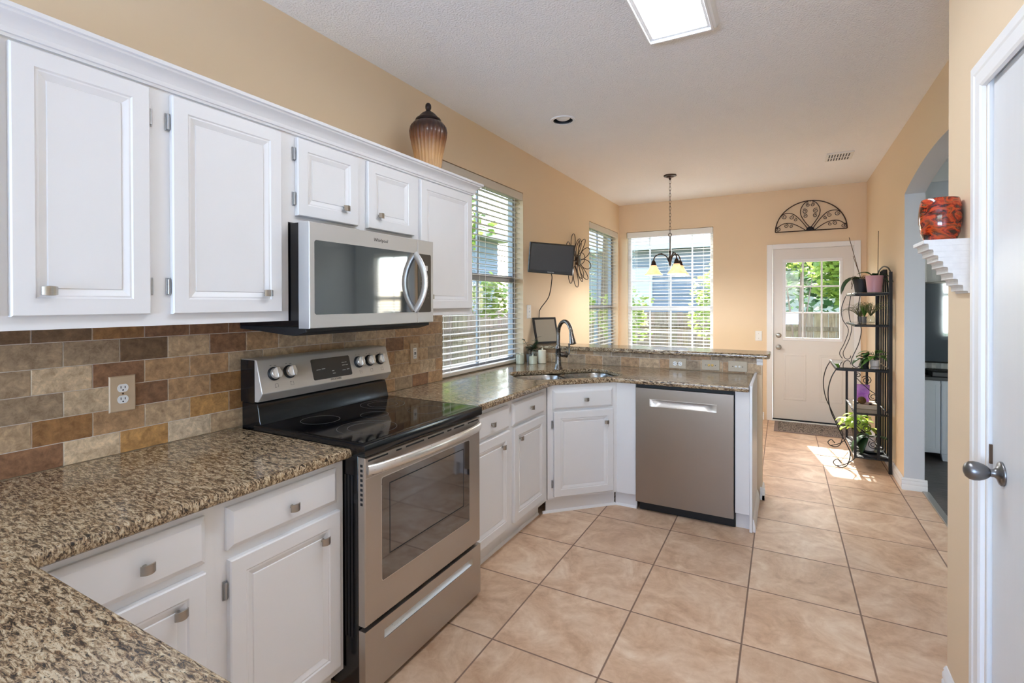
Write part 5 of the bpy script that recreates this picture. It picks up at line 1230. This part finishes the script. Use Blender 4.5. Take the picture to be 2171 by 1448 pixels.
b = MB(); b.sphere((.582, 5.315, z4 + .0665), .0325, 24, 16); tag(b.build('moss_ball', 'ball'), 'round brown mossy ball in front of the violet bag', 'ball')
for x, y, lab in ((.642, 5.30, 'dark red pebble right of the mossy ball'), (.548, 5.30, 'dark red pebble left of the mossy ball')):
    b = MB(); b.sphere((x, y, z4 + .043), .0085, 12, 8, (1.6, 1.2, .9)); tag(b.build('pebble', 'urn_lid'), lab, 'pebble')
z5 = .1225
t = thing('potted_plant', 'sunlit lime-green pothos in a dark pot, back of the rack\'s bottom shelf', 'plant', (.60, 5.60, z5))
pot(t, .60, 5.60, z5, .050, .066, .115, 'pot_black'); soil(t, .60, 5.60, z5 + .10, .056)
specs = []
for k in range(46):
    a = rnd.uniform(0, 2 * pi); r_ = rnd.uniform(.02, .10); zz = z5 + .10 + rnd.uniform(.02, .15)
    specs.append(((.585 + r_ * cos(a) * 1.1, 5.58 + r_ * sin(a), zz), (cos(a), sin(a), rnd.uniform(-.2, .6)), rnd.uniform(.065, .10), rnd.uniform(.035, .055), rnd.uniform(.8, 2.2)))
leaves(t, specs, 'leaf_lime')
b = MB()
for p0, d, ln, wd, dr in specs: b.tube(curve([(.60, 5.60, z5 + .09), ((.60 + p0[0]) / 2, (5.6 + p0[1]) / 2, p0[2] + .015), p0], 3), .0015, 4)
b.build('stem', 'leaf_lime', t)
t = thing('saucer', 'round dark saucer under the white orchid pot on the bottom shelf', 'saucer', (.645, 5.28, z5))
b = MB(); b.lathe([(.070, z5 + .0005), (.085, z5 + .006), (.088, z5 + .014), (.085, z5 + .014), (.078, z5 + .006), (.001, z5 + .005)], (.645, 5.28, 0), 36); b.build('dish', 'dish', t)
t = thing('orchid', 'orchid with broad dark leaves in a tapered white pot, bottom of the rack', 'plant', (.635, 5.28, z5 + .006))
pot(t, .635, 5.28, z5 + .006, .032, .045, .125, 'pot_white'); soil(t, .635, 5.28, z5 + .125, .038)
leaves(t, [((.63, 5.27, z5 + .13), (-.7, -.35, .35), .22, .065, 2.6), ((.64, 5.28, z5 + .13), (.9, -.3, .35), .21, .06, 1.2), ((.63, 5.26, z5 + .13), (-.55, -.6, .1), .19, .065, 3.0), ((.635, 5.29, z5 + .13), (-.5, .5, .5), .14, .055, 2.0), ((.625, 5.27, z5 + .135), (-1, -.1, .25), .15, .055, 2.0)], 'leaf_dark')
for x, y, lab in ((.435, 5.66, 'pale blue saucer ring at the far foot of the rack'), (.44, 5.44, 'pale blue saucer ring at the near foot of the rack')):
    pass

# ------------------------------------------------------------------ door mat
t = thing('door_mat', 'grey patterned rug in front of the back door', 'rug', (.25, 6.45, 0))
bx(-.118, .690, 6.19, 6.718, .0005, .007).build('binding', 'rug_edge', t, bevel=.002); bx(-.08, .655, 6.215, 6.70, .0072, .0085).build('pile', 'rug', t)
b = MB()
for u in (-.073, -.06): b.box(u, u + .004, 6.22, 6.695, .0086, .009)
b.build('stripe', 'soil', t)

# ------------------------------------------------------------------ grey room beyond the arch
t = thing('sideboard', 'pale grey sideboard with a dark top in the room beyond the arch', 'sideboard', (1.5, 5.93, 0))
bx(.96, 2.05, 5.70, 6.16, .715, .745).build('top', 'dresser_top', t, bevel=.003)
for a, e in ((.975, 1.2035), (1.2085, 2.035)):
    bx(a, e, 5.722, 6.14, .065, .714).build('carcass', 'dresser', t, bevel=.002)
    SF = lambda u, w, z: (u, 5.7215 - w, z)
    b = MB(SF); b.panel(a + .004, e - .004, .072, .705, [(0, .0003), (0, .004), (.002, .005), (.03, .005), (.033, .003), (.04, .003)]); b.build('door', 'dresser', t, sharp=20)
    bx(a, e, -.001, .0085, .672, .682, SF).build('rail', 'dresser', t); bx(a, e, -.001, .0085, .100, .110, SF).build('rail', 'dresser', t)
for xx in (1.24, 1.98, 1.0):
    b = MB(); b.loft([[(xx + sx * w_, 5.745 + sy * w_, z) for sx, sy in ((-1, -1), (1, -1), (1, 1), (-1, 1))] for w_, z in ((.018, .0), (.030, .0645))], smooth=False); b.build('leg', 'dresser', t)
for xx in (1.0, 1.98):
    b = MB(); b.loft([[(xx + sx * w_, 6.11 + sy * w_, z) for sx, sy in ((-1, -1), (1, -1), (1, 1), (-1, 1))] for w_, z in ((.018, .0), (.028, .0645))], smooth=False); b.build('leg', 'dresser', t)
t = thing('television', 'large flat television reflecting a blind, on the grey sideboard', 'television', (1.55, 6.0, .745))
an = 0.0; TF = lambda u, w, z: (1.55 + u * cos(an) + w * sin(an), 5.98 + u * sin(an) - w * cos(an), z)
b = MB(TF); b.panel(-.56, .56, .845, 1.60, [(0, -.03), (0, -.003), (.003, 0), (.012, 0), (.014, -.002), (.016, -.002)]); b.build('housing', 'black', t, sharp=20)
M['tv_mirror'] = mat('reflective_screen', (120, 128, 136), 0.03, 1.0, var=(3, 0.05))
bx(-.545, .545, -.0025, -.0012, .860, 1.585, TF).build('display', 'tv_mirror', t)
b = MB(TF); b.box(-.16, .16, -.10, .08, .7455, .755); b.box(-.05, .05, -.035, -.028, .755, .95); b.build('stand', 'black', t, bevel=.002)
t = thing('media_box', 'black rectangular media box on the sideboard beyond the arch', 'box', (1.22, 5.80, .745))
bx(1.145, 1.42, 5.725, 5.87, .7455, .789).build('case', 'black_matt', t, bevel=.004); bx(1.15, 1.415, 5.7225, 5.7252, .752, .783).build('front', 'dresser_top', t)
t = thing('set_top_box', 'slim black device behind the media box on the sideboard', 'box', (1.16, 5.90, .745))
bx(1.06, 1.33, 5.875, 5.94, .7455, .80).build('case', 'black', t, bevel=.003)
t = thing('curtain', 'white curtain hanging behind the television in the grey room', 'curtain', (1.2, 6.27, .8))
b = MB(); pts = []
n_ = 60
xs = [(1.02 + 1.05 * k / n_, 6.262 + .018 * sin(k * 1.35)) for k in range(n_ + 1)]
b.loft([[(x, y, z) for x, y in xs] + [(x, y + .003, z) for x, y in reversed(xs)] for z in (.76, 2.2)]); b.build('cloth', 'slat_white', t)
b = MB(); b.tube([(.95, 6.262, 2.21), (2.12, 6.262, 2.21)], .011, 10); b.tube([(1.0, 6.262, 2.21), (1.0, 6.2995, 2.21)], .006, 6); b.build('rod', 'nickel', t)
blind('window_blind', 'white blind on the front window of the grey room', 'y', .502, -1, 2.43, 3.25, 2.345, .78, 2.27, 'slat_white', None, tilt=14)
blind('window_blind', 'white blind on the far-wall window of the grey room', 'y', 6.297, 1, 2.21, 2.95, 2.245, .87, 2.17, 'slat_white', None, tilt=10)

# ------------------------------------------------------------------ outdoors
structure(bx(-40, 40, -20, 45, -.35, -.14).build('ground', 'grass'))
M['concrete'] = mat('reflector_concrete', (188, 184, 176), 0.9, var=(4, 0.08))
structure(bx(-2.0, 3.5, 6.91, 10.2, -.139, -.10).build('reflector', 'concrete'), 'pale concrete patio added behind the house to bounce light onto the ceiling')  # pale slab added to throw sunlight up through the back windows
def fence(label, axis, p, lo, hi, z0, z1, step=.14):
    t = thing('garden_fence', label, 'fence', (p, (lo + hi) / 2, z0) if axis == 'x' else ((lo + hi) / 2, p, z0), 'garden fences')
    b = MB(); u = lo
    while u < hi:
        b.tn = tuple(x * rnd.uniform(.75, 1.15) for x in lin((150, 128, 110))[:3]); w = step - .006; h = z1 + rnd.uniform(-.012, .012)
        if axis == 'x': b.box(p, p + .018, u, u + w, z0, h)
        else: b.box(u, u + w, p, p + .018, z0, h)
        u += step
    b.build('pickets', 'fence', t)
    r = MB()
    for z in (z0 + .35, z1 - .35):
        if axis == 'x': r.box(p + .019, p + .055, lo, hi, z - .045, z + .045)
        else: r.box(lo, hi, p - .037, p - .001, z - .045, z + .045)
    r.tn = lin((140, 118, 100))[:3]; r.build('rail', 'fence', t)
    return t
fence('weathered board fence beyond the sink window', 'x', -4.6, -1.0, 13.0, -.14, 1.28)
fence('weathered board fence across the back garden', 'y', 13.0, -4.5, 9.0, -.14, 1.17)
def crown(b, c, rad, n, size, shell=.55):
    for k in range(n):
        while True:
            v = Vector((rnd.uniform(-1, 1), rnd.uniform(-1, 1), rnd.uniform(-1, 1)))
            if shell < v.length < 1: break
        lump = 1 + .22 * sin(v.x * 5 + c[0]) * cos(v.z * 6 + c[1])
        p = Vector((c[0] + v.x * rad[0] * lump, c[1] + v.y * rad[1] * lump, c[2] + v.z * rad[2] * lump)); a = rnd.uniform(0, 2 * pi)
        d = Vector((cos(a), sin(a), rnd.uniform(-.8, .5))); s = size * rnd.uniform(.6, 1.3)
        sd = d.cross(Vector((rnd.uniform(-1, 1), rnd.uniform(-1, 1), 1))).normalized() * s * .42; d = d.normalized() * s
        b.tn = (rnd.random(),) * 3
        b.add([tuple(p - sd * .2), tuple(p + d * .5 - sd), tuple(p + d), tuple(p + d * .5 + sd)], [(0, 1, 2, 3)])
def tree(name, label, x, y, trunks, blobs, material, size, cat='tree', group='trees and shrubs outside'):
    t = thing(name, label, cat, (x, y, -.14), group)
    b = MB()
    for path, r in trunks: b.tube(curve(path, 5), [r * (1 - .55 * i / (5 * (len(path) - 1))) for i in range(5 * (len(path) - 1) + 1)], 9)
    b.build('trunk', 'bark', t)
    b = MB()
    for c, rad, n in blobs: crown(b, c, rad, n, size)
    b.build('foliage', material, t)
    return t
tree('tree', 'sunlit leafy tree seen at right through the back door panes', 2.2, 11.6, [([(2.3, 11.6, -.14), (2.35, 11.6, 1.2), (2.3, 11.5, 2.4)], .07)], [((1.9, 11.6, 2.55), (1.25, .8, 1.05), 2600), ((1.15, 11.8, 2.1), (.75, .6, .8), 1100), ((1.9, 11.4, 3.4), (1.3, .8, .8), 900)], 'leaf_tree', .15)
tree('tree', 'deep green tree behind the garden fence, seen through the door panes', 2.2, 14.6, [([(2.2, 14.6, -.14), (2.2, 14.6, 2.4)], .14)], [((1.6, 14.6, 2.9), (2.4, .9, 1.9), 3400)], 'leaf_deep', .24)
tree('tree', 'multi-trunk smooth-barked tree at left in the back door panes', .16, 10.6, [([(.20, 10.6, -.14), (.08, 10.6, 1.1), (-.05, 10.6, 2.2), (-.15, 10.6, 3.0)], .020), ([(.20, 10.6, -.14), (.22, 10.6, 1.1), (.25, 10.6, 2.1), (.24, 10.6, 3.0)], .032), ([(.22, 10.6, -.14), (.32, 10.6, 1.1), (.42, 10.6, 1.9)], .015)], [((.15, 10.7, 2.75), (.75, .6, .85), 1300)], 'leaf_tree', .12)
tree('shrub', 'yellow-green shrub at right outside the back window', -1.05, 9.2, [([(-1.05, 9.2, -.14), (-1.05, 9.2, .9)], .03)], [((-1.02, 9.2, 1.35), (.45, .4, .65), 1200), ((-.8, 9.3, 2.3), (.25, .3, .6), 300)], 'leaf_shrub', .09, 'shrub')
tree('shrub', 'yellow-green shrub at left outside the back window', -2.75, 9.4, [([(-2.75, 9.4, -.14), (-2.75, 9.4, .9)], .03)], [((-2.72, 9.4, 1.15), (.5, .4, .55), 1100)], 'leaf_shrub', .09, 'shrub')
tree('tree', 'bright green tree over the fence outside the sink window', -5.9, 6.8, [([(-6.0, 6.8, -.14), (-5.95, 6.8, 1.6), (-5.8, 6.8, 2.6)], .09)], [((-5.8, 6.4, 3.0), (1.0, 2.2, 1.45), 3600)], 'leaf_tree', .20)
tree('tree', 'large tree added beyond the corner of the house to shade the side yard', -3.6, 11.0, [([(-3.6, 11.0, -.14), (-3.6, 11.0, 2.0), (-3.5, 10.9, 3.8)], .13)], [((-3.7, 10.6, 5.2), (1.9, 2.6, 1.9), 4200)], 'leaf_deep', .26)  # unseen tree added to keep direct sun off the side yard
tree('shrub', 'bright shrub reaching over the fence outside the sink window', -4.0, 6.6, [([(-4.0, 6.6, -.14), (-4.0, 6.6, 1.0)], .025)], [((-4.0, 6.6, 1.50), (.24, .40, .30), 420)], 'leaf_shrub', .10, 'shrub')
tree('shrub', 'small shrub outside the narrow corner window', -3.3, 8.6, [([(-3.3, 8.6, -.14), (-3.3, 8.6, .8)], .02)], [((-3.3, 8.6, 1.35), (.3, .3, .35), 420)], 'leaf_shrub', .09, 'shrub')
def house(label, xf, u0, u1, z1, dep, roof, wall_mat, over=.4):
    t = thing('house', label, 'house', xf((u0 + u1) / 2, 0, -.14))
    b = MB(xf); z = -.14
    b.box(u0, u1, -dep, 0, -.14, z1)
    while z < z1: b.add([(u0, .0005, z), (u1, .0005, z), (u1, .022, z), (u0, .022, z), (u0, .0005, z + .17), (u1, .0005, z + .17)], [(0, 1, 2, 3), (3, 2, 5, 4), (0, 3, 4), (1, 5, 2)]); z += .18
    b.build('wall', wall_mat, t)
    b = MB(xf); b.loft([[(u, w, z) for w, z in ((over, z1 - .02), (over, z1 + .10), (-dep / 2, z1 + roof), (-dep - over, z1 + .10), (-dep - over, z1 - .02))] for u in (u0 - over, u1 + over)], smooth=False); b.build('roof', 'shingle', t)
    bx(u0 - over, u1 + over, over, over + .02, z1 - .05, z1 + .12, xf).build('fascia', 'siding_white', t)
    return t, xf
h, hx = house('grey lap-sided neighbouring house filling the back window', lambda u, w, z: (u, 16.0 - w, z), -6.3, -1.0, 3.1, 5.0, 2.2, 'siding')
bx(-4.6, -3.7, .022, .06, 1.3, 2.5, hx).build('window', 'siding_white', h)
h, hx = house('pale lap-sided shed seen through the left door panes', lambda u, w, z: (u, 17.0 - w, z), -.2, 1.6, 2.1, 2.5, 1.0, 'siding_white', .2)
h, hx = house('grey neighbouring house beyond the sink-window fence', lambda u, w, z: (-8.2 + w, u, z), 4.0, 14.0, 3.4, 5.0, 2.0, 'siding')
# leafy metal panel on the garden fence, seen through the lower door panes
t = thing('garden_art', 'weathered metal leaf scroll hung on the back garden fence', 'wall decoration', (1.75, 12.97, .75), None)
for k in range(16):
    a = 2 * pi * k / 16; r_ = .18 + .20 * (k % 2)
    b = MB(); b.tube(curve([(1.7 + .05 * cos(a), 12.90, .80 + .05 * sin(a)), (1.7 + r_ * .7 * cos(a + .2), 12.90, .80 + r_ * .7 * sin(a + .2)), (1.7 + r_ * 1.15 * cos(a + .55), 12.90, .80 + r_ * 1.1 * sin(a + .55))], 4), .010, 6)
    p = Vector((1.7 + r_ * 1.05 * cos(a + .5), 12.90, .80 + r_ * 1.05 * sin(a + .5))); d = Vector((cos(a + 1.0), 0, sin(a + 1.0))); n_ = Vector((-d.z, 0, d.x))
    b.loft([[tuple(p + d * q * .17 + n_ * (.045 * sin(pi * min(q, .999)) * cos(j) ) + Vector((0, .006 * sin(j), 0))) for j in (0, pi / 2, pi, 3 * pi / 2)] for q in (.02, .25, .5, .75, .98)])
    b.build('leaf_scroll', 'steel_trim', t)
b = MB(); b.tube([(1.7, 12.90, .80), (1.7, 12.995, .80)], .02, 8); b.build('hub', 'steel_trim', t)
